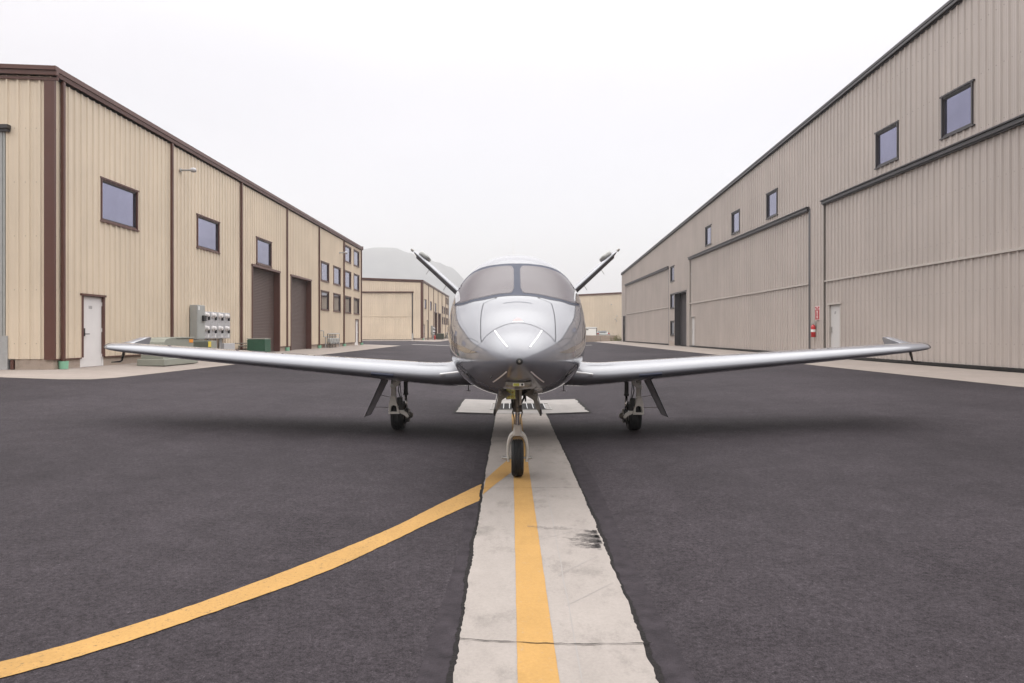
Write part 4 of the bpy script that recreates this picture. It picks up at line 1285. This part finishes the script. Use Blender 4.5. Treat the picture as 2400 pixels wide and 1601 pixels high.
# frame: both halves in one mesh
mb = MB()
for sgn in (-1, 1):
    L1, U1 = crv(lowF), crv(upF); v = []; nu, nv = 60, 26
    for i in range(nu + 1):
        for j in range(nv + 1):
            a, b = L1(i / nu), U1(i / nu); v.append(onsurf(a[0] + (b[0] - a[0]) * j / nv, sgn * (a[1] + (b[1] - a[1]) * j / nv), .0015))
    mb.add(v, [(i * (nv + 1) + j, i * (nv + 1) + j + 1, (i + 1) * (nv + 1) + j + 1, (i + 1) * (nv + 1) + j) for i in range(nu) for j in range(nv)])
wf = mb.build('windshield_frame', M['wframe'], jet, smooth=True)
mb = MB()
for sgn in (-1, 1):
    rib([crv(upF)(i / 50) if sgn > 0 else (crv(upF)(i / 50)[0], -crv(upF)(i / 50)[1]) for i in range(51)], .007, .0028, mb)
    rib([(crv(lowF)(i / 50)[0], sgn * crv(lowF)(i / 50)[1]) for i in range(51)], .006, .0028, mb)
mb.build('seal', M['wseal'], wf)
lowP = [(1.880, .042), (1.883, .10), (1.890, .25), (1.912, .44), (2.012, .679), (2.112, .831), (2.31, .985), (2.50, 1.075)]
upP = [(2.800, .034), (2.812, .10), (2.835, .205), (2.895, .394), (2.970, .55), (3.045, .69), (3.08, .83), (3.00, .97), (2.82, 1.055)]
lowS = [(1.866, .036), (1.869, .10), (1.876, .25), (1.896, .44), (1.996, .684), (2.095, .838), (2.29, .995), (2.50, 1.09)]
upS = [(2.815, .029), (2.827, .10), (2.850, .205), (2.911, .394), (2.986, .55), (3.063, .69), (3.10, .83), (3.02, .98), (2.83, 1.07)]
for sgn in (-1, 1):
    p = patch(lowS, upS, sgn, .0030, M['wseal'], 'pane_seal', wf, r=.04)
    patch(lowP, upP, sgn, .0048, M['shade'], 'windshield_pane', jet, r=.04)
    # forward cabin window behind the pillar
    patch([(2.30, .955), (2.45, 1.085), (2.66, 1.165), (2.95, 1.20), (3.35, 1.21)], [(2.40, .935), (2.60, .955), (2.85, 1.01), (3.10, 1.06), (3.40, 1.10)], sgn, .0056, M['cabwin'], 'cabin_window', jet, nu=40, nv=12, r=.25)
    patch([(4.0, 1.30), (4.3, 1.34), (4.7, 1.34), (5.0, 1.30)], [(4.0, 1.12), (4.3, 1.02), (4.7, 1.02), (5.0, 1.12)], sgn, .003, M['cabwin'], 'cabin_window', jet, nu=30, nv=12, r=.2)
    # dark stripe along the flank, pointed at the nose
    patch([(.46, 1.288), (.66, 1.375), (1.20, 1.435), (1.76, 1.490), (2.4, 1.56), (3.4, 1.66), (4.6, 1.70)], [(.46, 1.284), (.78, 1.288), (1.25, 1.36), (1.76, 1.42), (2.4, 1.47), (3.4, 1.55), (4.6, 1.58)], sgn, .002, M['stripe'], 'accent_stripe', jet, nu=70, nv=8)

# wings --------------------------------------------------------------
def foil(x, le_y, chord, zc_, up, dn, n=26, camber=0.):
    """closed airfoil ring at span x: up / dn half thicknesses; trailing edge thin"""
    def yt(q): return 5.24 * (.2969 * math.sqrt(q) - .126 * q - .3516 * q * q + .2843 * q ** 3 - .1036 * q ** 4) * 1.91
    pts = []
    for i in range(n + 1):
        q = .5 * (1 - math.cos(PI * i / n)); pts.append((NX + x, le_y + q * chord, zc_ + up * yt(q) - camber * q * q))
    for i in range(n - 1, 0, -1):
        q = .5 * (1 - math.cos(PI * i / n)); pts.append((NX + x, le_y + q * chord, zc_ - dn * yt(q) - camber * q * q))
    return pts
SP = [ # span x, LE y, chord, z, up, dn
 (.30, 9.10, 2.5, .91, .20, .19), (.62, 9.06, 2.45, .93, .33, .21), (.72, 9.10, 2.36, .915, .27, .195), (.80, 9.17, 2.26, .895, .20, .18), (.92, 9.25, 2.10, .875, .165, .165), (1.10, 9.32, 1.95, .872, .155, .150),
 (1.5, 9.36, 1.88, .895, .150, .135), (2.5, 9.44, 1.70, .970, .138, .108), (3.5, 9.53, 1.52, 1.046, .126, .086), (4.5, 9.62, 1.34, 1.126, .112, .066), (5.2, 9.69, 1.21, 1.184, .097, .050),
 (5.50, 9.745, 1.13, 1.209, .088, .043), (5.68, 9.83, 1.02, 1.224, .076, .034)]
def spf(x):
    xs_ = [p[0] for p in SP]
    return [_pchip(xs_, [p[k] for p in SP])(x) for k in range(1, 6)]
spans = [.3, .5, .62, .67, .72, .76, .80, .86, .92, 1.0, 1.1, 1.25, 1.5, 2, 2.5, 3, 3.5, 4, 4.5, 4.9, 5.2, 5.35, 5.5, 5.6, 5.68]
def wing(sg, side):
    root = Vector((NX, 9.5, 0))
    mb = MB(); rings = []
    for x in spans:
        a = spf(x); rings.append(foil(sg * x, *a))
    mb.loft(rings)
    w = mb.build('wing', [M['silver2']], jet, smooth=True, auto=50)
    # tip cap: closes to a point, then clear lens
    mb = MB(); rings = [foil(sg * 5.68, 9.83, 1.02, 1.224, .076, .034)]
    for x, ly, c, z, up, dn in ((5.73, 9.875, .96, 1.230, .069, .033), (5.768, 9.925, .89, 1.236, .061, .032)): rings.append(foil(sg * x, ly, c, z, up, dn))
    mb.loft(rings); mb.build('wing_tip', M['silver2'], w, smooth=True, auto=60)
    mb = MB(); rings = [foil(sg * 5.768, 9.922, .892, 1.236, .064, .035), foil(sg * 5.781, 9.936, .87, 1.237, .062, .034)]
    mb.loft(rings); mb.build('lens_gasket', M['seam'], w, smooth=True, auto=60)
    mb = MB(); rings = []
    for x, k_ in ((5.782, 1), (5.805, .9), (5.828, .7), (5.845, .45), (5.853, .15)):
        rings.append(foil(sg * x, 9.94 + (1 - k_) * .35, .86 * k_ ** .8, 1.237 + .006 * (1 - k_), .058 * k_, .031 * k_))
    mb.loft(rings); mb.build('navigation_light', M['navglass'], w, smooth=True, auto=60)
    # upswept trailing fin at the tip
    mb = MB(); rings = []
    for x, h_, yf in ((5.58, .085, .55), (5.60, .092, .55), (5.66, .093, .53), (5.72, .084, .50), (5.78, .066, .46), (5.82, .038, .42), (5.85, .012, .36)):
        a = spf(min(x, 5.68)); yb = a[0] + a[1] * .97; z = a[2] + a[3] * .35; X_ = NX + sg * x
        top = a[2] + a[3] * .9
        rings.append([(X_, yb - yf, z), (X_, yb - yf * .8, top + h_ * .12), (X_, yb - yf * .5, top + h_ * .45), (X_, yb - yf * .2, top + h_ * .82), (X_, yb, top + h_), (X_, yb + .03, top + h_ - .012), (X_, yb - .05, z)])
    mb.loft(rings); mb.build('tip_fin', M['silver2'], w, smooth=True, auto=60)
    # drain / static mast under the tip
    a = spf(5.53); b = Vector((NX + sg * 5.53, a[0] + .25, a[2] - a[4] * .9))
    mb = MB().path([b, b + Vector((sg * .02, .0, -.07))], [.020, .018], 10)
    mm = mb.build('pitot_mast', M['gearmetal'], w)
    MB().path([b + Vector((sg * .02, 0, -.07)), b + Vector((sg * .03, -.0, -.12)), b + Vector((sg * .05, -.01, -.138)), b + Vector((sg * .11, -.12, -.142))], [.014, .013, .011, .007], 10).build('pitot_tube', M['gearblack'], mm, smooth=True)
    # flap track fairings under the trailing part
    for x, wd_, dp in ((3.93, .085, .085), (2.5, .045, .06), (1.17, .03, .05)):
        a = spf(x); y0 = a[0] + a[1] * .62; z0 = a[2] - a[4] * .55
        mb = MB(); rings = []
        for q, k_ in ((0, .05), (.15, .7), (.4, 1), (.7, .8), (1, .1)):
            y = y0 + q * .55; zz_ = z0 + q * .02
            rings.append([(NX + sg * x + wd_ * k_ * c_, y, zz_ - .03 * 0 - dp * k_ * d_) for c_, d_ in ((-1, -.3), (1, -.3), (.9, .6), (.35, 1.15), (-.35, 1.15), (-.9, .6))])
        mb.loft(rings); mb.build('flap_fairing', M['gearblack'], w)
    # stall strip on the leading edge and lighter wing walk patch
    mb = MB()
    for x0, x1, q, off_ in ((1.62, 1.92, .006, -1),):
        v = []
        for i in range(9):
            x = x0 + (x1 - x0) * i / 8; a = spf(x)
            v += [(NX + sg * x, a[0] - .012, a[2] - a[4] * .18), (NX + sg * x, a[0] + .001, a[2] - a[4] * .02), (NX + sg * x, a[0] + .004, a[2] - a[4] * .38)]
        mb.add(v, [(3 * i, 3 * i + 1, 3 * i + 4, 3 * i + 3) for i in range(8)] + [(3 * i, 3 * i + 2, 3 * i + 5, 3 * i + 3) for i in range(8)])
    mb.build('stall_strip', M['wframe'], w)
    # root vortilon: white pointed strake
    a = spf(.95)
    mb = MB()
    p0 = Vector((NX + sg * .66, 8.72, .965)); p1 = Vector((NX + sg * .99, 9.27, .90))
    mb.path([p0, p1], [.012, .014], 8); mb.build('root_strake', M['cheat'], w)
    # aileron gap line and flap gap line on the upper skin
    mb = MB()
    for xa, xb, q in ((1.2, 3.3, .74), (3.35, 5.2, .76)):
        v = []
        for i in range(21):
            x = xa + (xb - xa) * i / 20; a = spf(x)
            ytq = 5.24 * (.2969 * math.sqrt(q) - .126 * q - .3516 * q * q + .2843 * q ** 3 - .1036 * q ** 4) * 1.91
            zt_ = a[2] + a[3] * ytq + .002
            v += [(NX + sg * x, a[0] + q * a[1], zt_), (NX + sg * x, a[0] + q * a[1] + .012, zt_ - .0012)]
        mb.add(v, [(2 * i, 2 * i + 1, 2 * i + 3, 2 * i + 2) for i in range(20)])
    mb.build('control_gap', M['seam'], w)
    return w
wing(-1, 'left'); wing(1, 'right')

# V tail --------------------------------------------------------------
def tail(sg):
    mb = MB(); rings = []
    A = Vector((NX + sg * .28, 12.75, 1.50)); B = Vector((NX + sg * 1.965, 13.75, 3.02))
    ax = (B - A); ax_n = Vector((ax.x, 0, ax.z)).normalized()
    up = Vector((-sg * ax_n.z, 0, abs(ax_n.x)))            # skin normal, upper side
    def ring(f, chord, th):
        p = A + ax * f; pts = []
        n = 18
        def yt(q): return 5.0 * (.2969 * math.sqrt(q) - .126 * q - .3516 * q * q + .2843 * q ** 3 - .1036 * q ** 4)
        for i in range(n + 1):
            q = .5 * (1 - math.cos(PI * i / n)); pts.append(p + Vector((0, q * chord, 0)) + up * yt(q) * th)
        for i in range(n - 1, 0, -1):
            q = .5 * (1 - math.cos(PI * i / n)); pts.append(p + Vector((0, q * chord, 0)) - up * yt(q) * th)
        return pts
    for f, c, th in ((0, 1.12, .130), (.5, .92, .112), (.95, .74, .095), (.985, .70, .06), (1.0, .60, .02)): rings.append(ring(f, c, th))
    mb.loft(rings); t = mb.build('tail_fin', M['silver2'], jet, smooth=True, auto=50)
    # de-ice boot: dark band on the leading edge, underside
    mb = MB(); v = []
    for i in range(21):
        f = .02 + .93 * i / 20; th = (.130 - .036 * f); p = A + ax * f
        v += [p - up * (th * .06) + Vector((0, -.004, 0)), p - up * (th * .36 + .003) + Vector((0, .018, 0)), p - up * (th * .60 + .006) + Vector((0, .10, 0))]
    mb.add(v, [(3 * i + k, 3 * i + k + 1, 3 * i + 4 + k, 3 * i + 3 + k) for i in range(20) for k in (0, 1)])
    mb.build('leading_edge_boot', M['boot'], t, smooth=True)
    # tip pod
    p = B + up * .075 - ax_n * .19
    mb = MB().loft([[p + Vector((0, y, 0)) + ax_n * (.105 * math.copysign(abs(math.cos(a)) ** .45, math.cos(a))) * k_ + up * (.052 * math.copysign(abs(math.sin(a)) ** .7, math.sin(a))) * k_ for a in [2 * PI * i / 20 for i in range(20)]] for y, k_ in ((-.02, .3), (.0, .75), (.05, .97), (.3, 1), (.6, .8), (.75, .3))])
    mb.build('tip_pod', M['elec'], t, smooth=True, auto=50)
    # small end lug and static wicks
    e = B + ax_n * .03
    MB().path([e - ax_n * .02, e + ax_n * .035], [.026, .018], 8).build('tip_lug', M['gearmetal'], t)
    mb = MB()
    for f in (.62, .84):
        q = A + ax * f + Vector((0, .80, 0)) - up * .05
        mb.path([q, q - up * .06 + Vector((0, .05, 0)), q - up * .13 - ax_n * (.02 * 1)], .005, 6)
    mb.build('static_wick', M['gearmetal'], t)
    return t
tail(-1); tail(1)

# engine nacelle on the back
mb = MB(); rings = []
for y, r_, zc_ in ((10.4, .28, 2.15), (10.6, .34, 2.2), (11.2, .37, 2.24), (12.2, .36, 2.22), (13.2, .30, 2.15), (13.8, .22, 2.10)):
    rings.append([(NX + r_ * 1.05 * math.cos(a), y, zc_ + r_ * math.sin(a)) for a in [2 * PI * i / 40 for i in range(40)]])
mb.loft(rings); mb.build('engine_nacelle', M['silver'], jet, smooth=True, auto=60)
# whip antenna on the roof
MB().path([(NX - .04, 10.3, 2.45), (NX - .04, 10.35, 2.80)], [.006, .002], 6).build('antenna', M['wlabel'], jet)
# belly T antennas
for sg in (-1, 1):
    b = Vector((NX + sg * .67, 10.0, .74))
    an = MB().path([b, b + Vector((0, 0, -.115))], .0065, 8).build('belly_antenna', M['gearblack'], jet)
    MB().lathe(b + Vector((0, 0, -.118)), (0, 0, 1), [(0, .035), (.004, .042), (.008, .0)], 16).build('antenna_plate', M['cheat'], an)

# nose gear -----------------------------------------------------------
WX, WY = NX, 7.06
ng = bpy.data.objects.new('nose_gear', None); ng.empty_display_size = .1; col.objects.link(ng); ng.parent = jet; ng.location = (0, WY - 9.5, 0)
bpy.context.view_layer.update()
ORG[ng.name] = Vector((NX, WY, 0))
def ring_tyre(cx, cy, r, hw, prof=None, grooves=True):
    """tyre cross-section turned about the axle (x axis)"""
    P_ = [(-hw * .55, r * .55), (-hw * .9, r * .62), (-hw, r * .78), (-hw * .92, r * .90), (-hw * .72, r * .972), (-hw * .50, r * .995)]
    if grooves: P_ += [(-hw * .46, r * .965), (-hw * .36, r * .965), (-hw * .32, r * 1.0), (-hw * .08, r * 1.0), (-hw * .05, r * .968), (hw * .05, r * .968), (hw * .08, r * 1.0), (hw * .32, r * 1.0), (hw * .36, r * .965), (hw * .46, r * .965)]
    P_ += [(hw * .50, r * .995), (hw * .72, r * .972), (hw * .92, r * .90), (hw, r * .78), (hw * .9, r * .62), (hw * .55, r * .55)]
    mb = MB(); rings = []
    n = 64
    for k in range(n):
        a = 2 * PI * k / n
        rings.append([(cx + dx, cy + rr * math.sin(a), r + rr * math.cos(a) * (1 if math.cos(a) > -.93 else .985)) for dx, rr in P_])
    rings.append(rings[0])
    return mb.loft(rings, cap=False, closed=True)
zg = .014
tr = .184
mb = ring_tyre(WX, WY, tr, .061); mb.v = [(x, y, z + zg) for x, y, z in mb.v]
ty = mb.build('tyre', M['tyre'], ng, smooth=True, auto=30)
MB().lathe((WX - .045, WY, tr + zg), (1, 0, 0), [(0, .03), (0, .095), (.012, .1), (.078, .1), (.09, .095), (.09, .03)], 32).build('rim', M['gearwhite'], ng, smooth=True, auto=30)
# fork: arch that opens into two legs
zA = tr + zg
def fork():
    mb = MB()
    # section sweep along an inverted U, in the plane facing the camera
    pth = []
    for sgn in (-1, 1): pass
    pl = [(-.089, zA - .035), (-.094, zA + .03), (-.094, zA + .11), (-.086, zA + .165), (-.066, zA + .212), (-.035, zA + .238), (0, zA + .245)]
    pts = pl + [(-x, z) for x, z in pl[-2::-1]]
    pts = catm(pts, 5); rings = []
    for i, (x, z) in enumerate(pts):
        a = pts[max(i - 1, 0)]; b = pts[min(i + 1, len(pts) - 1)]
        d = Vector((b[0] - a[0], 0, b[1] - a[1])).normalized(); nn = Vector((-d.z, 0, d.x))
        f = 1 - abs(i / (len(pts) - 1) - .5) * 2
        hw_ = .0125 + .016 * f ** 2; hd = .032 + .012 * f
        c = Vector((WX + x, WY - .0, z))
        rings.append([c + nn * hw_ + Vector((0, -hd * .6, 0)), c + nn * hw_ * .5 + Vector((0, -hd, 0)), c - nn * hw_ * .5 + Vector((0, -hd, 0)), c - nn * hw_ + Vector((0, -hd * .6, 0)), c - nn * hw_ + Vector((0, hd, 0)), c + nn * hw_ + Vector((0, hd, 0))])
    mb.loft(rings)
    return mb
fork().build('fork', M['gearwhite'], ng, smooth=True, auto=45)
mb = MB().loft([[(WX + a * w_, WY + b * d_, z) for a, b in ((-1, -.6), (-.6, -1), (.6, -1), (1, -.6), (1, 1), (-1, 1))] for z, w_, d_ in ((zA + .225, .058, .05), (zA + .26, .045, .05), (zA + .285, .040, .045), (zA + .325, .037, .04))])
mb.build('fork_crown', M['gearwhite'], ng, smooth=True, auto=40)
MB().tube((WX - .155, WY, zA), (WX + .145, WY, zA), .011, n=12).tube((WX - .125, WY, zA), (WX - .100, WY, zA), .022, n=12).tube((WX + .098, WY, zA), (WX + .118, WY, zA), .020, n=12).tube((WX - .158, WY, zA), (WX - .145, WY, zA), .014, n=8).build('axle', M['steel'], ng)
MB().tube((WX, WY, zA + .32), (WX, WY, .72), .0225, n=24).build('piston', M['chrome'], ng, smooth=True, auto=40)
mb = MB().lathe((WX, WY, .655), (0, 0, 1), [(0, .040), (.012, .047), (.045, .047), (.05, .043), (.20, .043), (.21, .052), (.24, .052)], 24)
mb.build('strut_housing', M['gearmetal'], ng, smooth=True, auto=35)
mb = MB()
for sgn in (-1, 1):
    mb.path([(WX + sgn * .040, WY - .045, .68), (WX + sgn * .047, WY - .05, .655), (WX + sgn * .034, WY - .05, .60), (WX + sgn * .030, WY - .052, zA + .34)], [.008, .008, .005, .005], 8)
mb.build('torque_link', M['gearmetal'], ng)
# light box and fittings under the bay
mb = MB().box(WX - .112, WX - .006, WY - .26, WY - .11, .80, .935); mb.build('light_housing', M['gearmetal'], ng, bevel=.008)
ll = MB().box(WX - .108, WX - .022, WY - .273, WY - .2612, .808, .930).build('landing_light', M['lamp'], ng, bevel=.004)
mb = MB()
for i in range(2):
    for j in range(3): mb.lathe((WX - .085 + i * .037, WY - .273, .830 + j * .038), (0, -1, 0), [(0, .012), (.004, .010), (.0045, .0)], 12)
mb.build('light_cell', M['yellab'], ll)
MB().box(WX + .018, WX + .04, WY - .14, WY - .10, .735, .93).build('door_link', M['gearwhite'], ng, bevel=.003)
MB().path([(WX + .03, WY - .08, .74), (WX + .065, WY - .06, .80), (WX + .06, WY, .90)], .011, 8).path([(WX + .08, WY - .05, .76), (WX + .075, WY - .02, .93)], .008, 8).path([(WX - .05, WY - .05, .70), (WX - .055, WY - .05, .80)], .010, 8).path([(WX + .10, WY - .06, .87), (WX + .135, WY - .08, .84), (WX + .135, WY - .08, .80)], .006, 8).build('hydraulic_line', M['gearblack'], ng, smooth=True)
MB().box(WX - .055, WX + .055, WY - .06, WY + .05, .865, .95).build('trunnion', M['gearmetal'], ng, bevel=.006)
# bay: dark opening on the belly plus its walls
x0, x1, y0, y1 = NX - .155, NX + .155, NY + .47, NY + 1.87
mb = MB()
mb.add([(x0, y0, .985), (x0, y1, .81), (x0, y1, 1.12), (x0, y0, 1.12), (x1, y0, .985), (x1, y1, .81), (x1, y1, 1.12), (x1, y0, 1.12)],
       [(0, 1, 2, 3), (7, 6, 5, 4), (3, 2, 6, 7), (0, 3, 7, 4), (1, 5, 6, 2)])
mb.build('wheel_bay', M['gearblack'], jet)
def bay_wall():
    mb = MB()
    for sgn in (-1, 1):
        # door: curved blade hanging from the bay edge
        out = [(.150, .912), (.172, .925), (.182, .90), (.190, .80), (.212, .72), (.222, .68), (.205, .668), (.195, .69), (.165, .74), (.148, .80), (.085, .838), (.060, .85), (.085, .87), (.13, .90)]
        yield sgn, out
for sgn, out in bay_wall():
    rings = []
    for y0_, y1_, k_ in ((WY - .30, WY - .285, 1),):
        a = [Vector((WX + sgn * x, y0_ - (.93 - z) * .12, z)) for x, z in out]
        b = [p + Vector((0, .016, 0)) for p in a]
        rings = [a, b]
    mb = MB().loft(rings)
    d = mb.build('gear_door_arm', M['gearmetal'], ng)
    # door skin behind the arm, seen edge on
    mb = MB(); sk_ = [(.168, .93), (.186, .82), (.205, .735), (.222, .665)]
    v = []
    for x, z in sk_:
        for yy in (WY - .31, WY + .10):
            v += [(WX + sgn * (x + .006), yy, z), (WX + sgn * (x + .016), yy, z)]
    n4 = len(sk_)
    ringsA = [[(WX + sgn * (x + .004), WY - .31 + i * .42, z) for x, z in sk_] + [(WX + sgn * (x + .014), WY - .31 + i * .42, z) for x, z in sk_[::-1]] for i in (0, 1)]
    mb.loft(ringsA); mb.build('gear_door', M['silver2'], ng)
    MB().lathe((WX + sgn * .165, WY - .318, .862), (0, -1, 0), [(0, .018), (.006, .016), (.007, 0)], 16).build('door_bolt', M['steel'], d)
    MB().box(WX + sgn * .208, WX + sgn * .226, WY - .35, WY - .33, .655, .715).build('door_roller', M['gearblack'], d)
    MB().path([(WX + sgn * .05, WY - .1, .93), (WX + sgn * .115, WY - .2, .86)], .008, 8).build('door_rod', M['gearmetal'], ng)
# small camera light slot under the nose
mb = MB().box(NX - .105, NX + .105, NY + .225, NY + .30, 1.006, 1.052); mb.build('taxi_light_recess', M['gearmetal'], jet, bevel=.015)
tl = MB().box(NX - .045, NX + .045, NY + .218, NY + .2245, 1.014, 1.040).build('taxi_light', M['wlabel'], jet, bevel=.003)
MB().box(NX - .042, NX + .005, NY + .2155, NY + .2175, 1.016, 1.038).build('light_lens', M['lamp'], tl)
MB().lathe((NX + .028, NY + .2178, 1.027), (0, -1, 0), [(0, .009), (.003, .009), (.003, 0)], 16).build('lens_eye', M['black'], tl)
# little black probe on the lower left cheek
mb = MB().tube(onsurf(.30, -2.28, 0), onsurf(.30, -2.28, .02), .008, .004, 8).build('air_probe', M['black'], jet)

# main gear -----------------------------------------------------------
def main_gear(sg):
    MX, MY = NX + sg * 1.690, 10.24
    zz0 = g(MX, MY) + .003
    mg = bpy.data.objects.new('main_gear', None); mg.empty_display_size = .1; col.objects.link(mg); mg.parent = jet; mg.location = (sg * 1.69, MY - 9.5, 0)
    ORG[mg.name] = Vector((MX, MY, 0))
    tr = .208
    mb = ring_tyre(MX, MY, tr, .093); mb.v = [(x, y, z + zz0) for x, y, z in mb.v]
    mb.build('tyre', M['tyre'], mg, smooth=True, auto=30)
    MB().lathe((MX - .06, MY, tr + zz0), (1, 0, 0), [(0, .03), (0, .105), (.12, .105), (.12, .03)], 32).build('rim', M['gearwhite'], mg, smooth=True, auto=30)
    Z = lambda z: z + zz0 - .04
    lx = MX + sg * .045
    # leg tube, widening into the yoke in front of the tyre
    mb = MB().lathe((lx, MY - .16, Z(.46)), (0, 0, 1), [(0, .05), (.03, .042), (.12, .036), (.34, .040), (.40, .046)], 20)
    mb.build('leg', M['gearwhite'], mg, smooth=True, auto=40)
    out = [(-.062, .30), (-.056, .42), (-.040, .48), (-.030, .52), (.030, .52), (.042, .50), (.050, .44), (.088, .31), (.088, .295), (.062, .30), (.058, .36), (.034, .385), (-.002, .39), (-.028, .365), (-.034, .30)]
    mb = MB().slab([Vector((lx - sg * x, MY - .235, Z(z + .02))) for x, z in out], (0, 1, 0), .09)
    mb.build('yoke', M['gearwhite'], mg, bevel=.006)
    MB().box(lx - .066 if sg < 0 else lx - .092, lx + .092 if sg < 0 else lx + .066, MY - .225, MY - .15, Z(.285), Z(.318)).build('yoke_bar', M['gearwhite'], mg, bevel=.008)
    # trailing arm and brake hub at the inner side
    mb = MB().slab([Vector((lx - sg * x, MY - .20, Z(z))) for x, z in ((.04, .40), (.075, .42), (.15, .33), (.215, .29), (.225, .25), (.20, .225), (.15, .27), (.05, .30))], (0, 1, 0), .07)
    mb.build('trailing_arm', M['gearwhite'], mg, bevel=.008)
    MB().lathe((MX - sg * .10, MY, tr + zz0), (-sg, 0, 0), [(0, .10), (.055, .10), (.06, .05), (.10, .035), (.11, .0)], 24).build('brake_hub', M['gearmetal'], mg, smooth=True, auto=40)
    MB().box(lx - sg * .055, lx - sg * .125, MY - .215, MY - .14, Z(.40), Z(.52)).box(lx - sg * .075, lx - sg * .15, MY - .21, MY - .15, Z(.34), Z(.44)).build('brake_caliper', M['gearblack'], mg, bevel=.01)
    # drag brace across the top
    MB().slab([Vector((lx - sg * x, MY - .245, Z(z))) for x, z in ((-.035, .655), (-.04, .695), (-.015, .715), (.06, .75), (.125, .815), (.155, .80), (.075, .69), (.0, .645))], (0, 1, 0), .03).build('brace', M['gearwhite'], mg, bevel=.005)
    MB().lathe((lx + sg * .015, MY - .247, Z(.685)), (0, -1, 0), [(0, .022), (.012, .020), (.013, .0)], 14).build('brace_bolt', M['steel'], mg)
    # actuator
    ax_ = lx - sg * .165
    MB().tube((ax_, MY - .12, Z(.56)), (ax_ + sg * .006, MY - .10, Z(.84)), .030, n=18).tube((ax_ - sg * .0, MY - .12, Z(.545)), (ax_, MY - .12, Z(.575)), .037, n=18).build('shock_body', M['gearblack'], mg, smooth=True, auto=40)
    MB().tube((ax_ - sg * .012, MY - .15, Z(.32)), (ax_, MY - .12, Z(.56)), .019, n=14).build('shock_rod', M['chrome'], mg, smooth=True)
    MB().tube((ax_ - sg * .045, MY - .16, Z(.315)), (ax_ + sg * .01, MY - .16, Z(.315)), .028, n=12).build('shock_pin', M['gearblack'], mg)
    MB().path([(lx - sg * .06, MY - .18, Z(.82)), (lx - sg * .085, MY - .2, Z(.70)), (lx - sg * .07, MY - .2, Z(.62)), (lx - sg * .105, MY - .2, Z(.50))], .007, 8).path([(lx - sg * .09, MY - .18, Z(.8)), (lx - sg * .10, MY - .2, Z(.66)), (lx - sg * .115, MY - .2, Z(.52))], .005, 8).path([(lx - sg * .20, MY - .21, Z(.31)), (lx - sg * .24, MY - .22, Z(.25)), (lx - sg * .21, MY - .21, Z(.20)), (lx - sg * .16, MY - .21, Z(.21))], .006, 8).build('brake_hose', M['gearblack'], mg, smooth=True)
    # gear door: slanted blade fixed outboard
    o_ = [(1.765, .79), (1.865, .80), (2.135, .245), (2.045, .275), (2.03, .292)]
    a = [Vector((NX + sg * x, MY - .22, z + zz0 - .04)) for x, z in o_]
    mb = MB()
    prof = [(0, .0), (.006, .03), (.02, .35), (.014, .36)]
    q0, q1 = Vector((NX + sg * 1.80, 0, .81)), Vector((NX + sg * 2.085, 0, .268))
    mb = MB().slab([Vector((NX + sg * x, MY - .28, z)) for x, z in ((1.760, .835), (1.848, .835), (2.115, .265), (2.030, .295))], (-.0 * sg, 1, 0), .02)
    dr = mb.build('gear_door', M['door_in'], mg, bevel=.006)
    # outer skin of the door, running aft
    ringsA = [[(NX + sg * x, MY - .285 + i * .50, z) for x, z in ((1.852, .835), (2.119, .262), (2.131, .255), (1.868, .835))] for i in (0, 1)]
    MB().loft(ringsA).build('door_skin', M['gearblack'], dr)
    MB().lathe((NX + sg * 1.855 - sg * .03, MY - .288, .795), (0, -1, 0), [(0, .016), (.012, .014), (.013, 0)], 12).build('door_bolt', M['steel'], dr)
    MB().path([(NX + sg * 1.95, MY - .25, .575), (lx + sg * .02, MY - .2, .53)], .004, 6).path([(NX + sg * 2.03, MY - .25, .40), (lx + sg * .03, MY - .2, .385)], .004, 6).build('door_tie', M['gearmetal'], mg)
    # dark well opening under the wing
    MB().box(MX - .20, MX + .20, MY - .30, MY + .2, .815 + .0, .83).build('wheel_well', M['gearblack'], mg)
main_gear(-1); main_gear(1)

# the jet stands a touch askew of the lane
jet.rotation_euler = (0, 0, -.0045)
jet.location.x += .0185

# ------------------------------------------------------------------ haze
hm = bpy.data.materials.new('haze_air'); hm.use_nodes = True
nt = hm.node_tree; nt.nodes.clear()
ho = nt.nodes.new('ShaderNodeOutputMaterial'); hv = nt.nodes.new('ShaderNodeVolumePrincipled')
hv.inputs['Color'].default_value = (.66, .655, .67, 1)
hv.inputs['Density'].default_value = .00055
hv.inputs['Anisotropy'].default_value = 0.0
nt.links.new(hv.outputs[0], ho.inputs['Volume'])
hz = MB().box(-3520, 3520, -620, 4520, -12, 300).build('haze', hm); hz['kind'] = 'stuff'
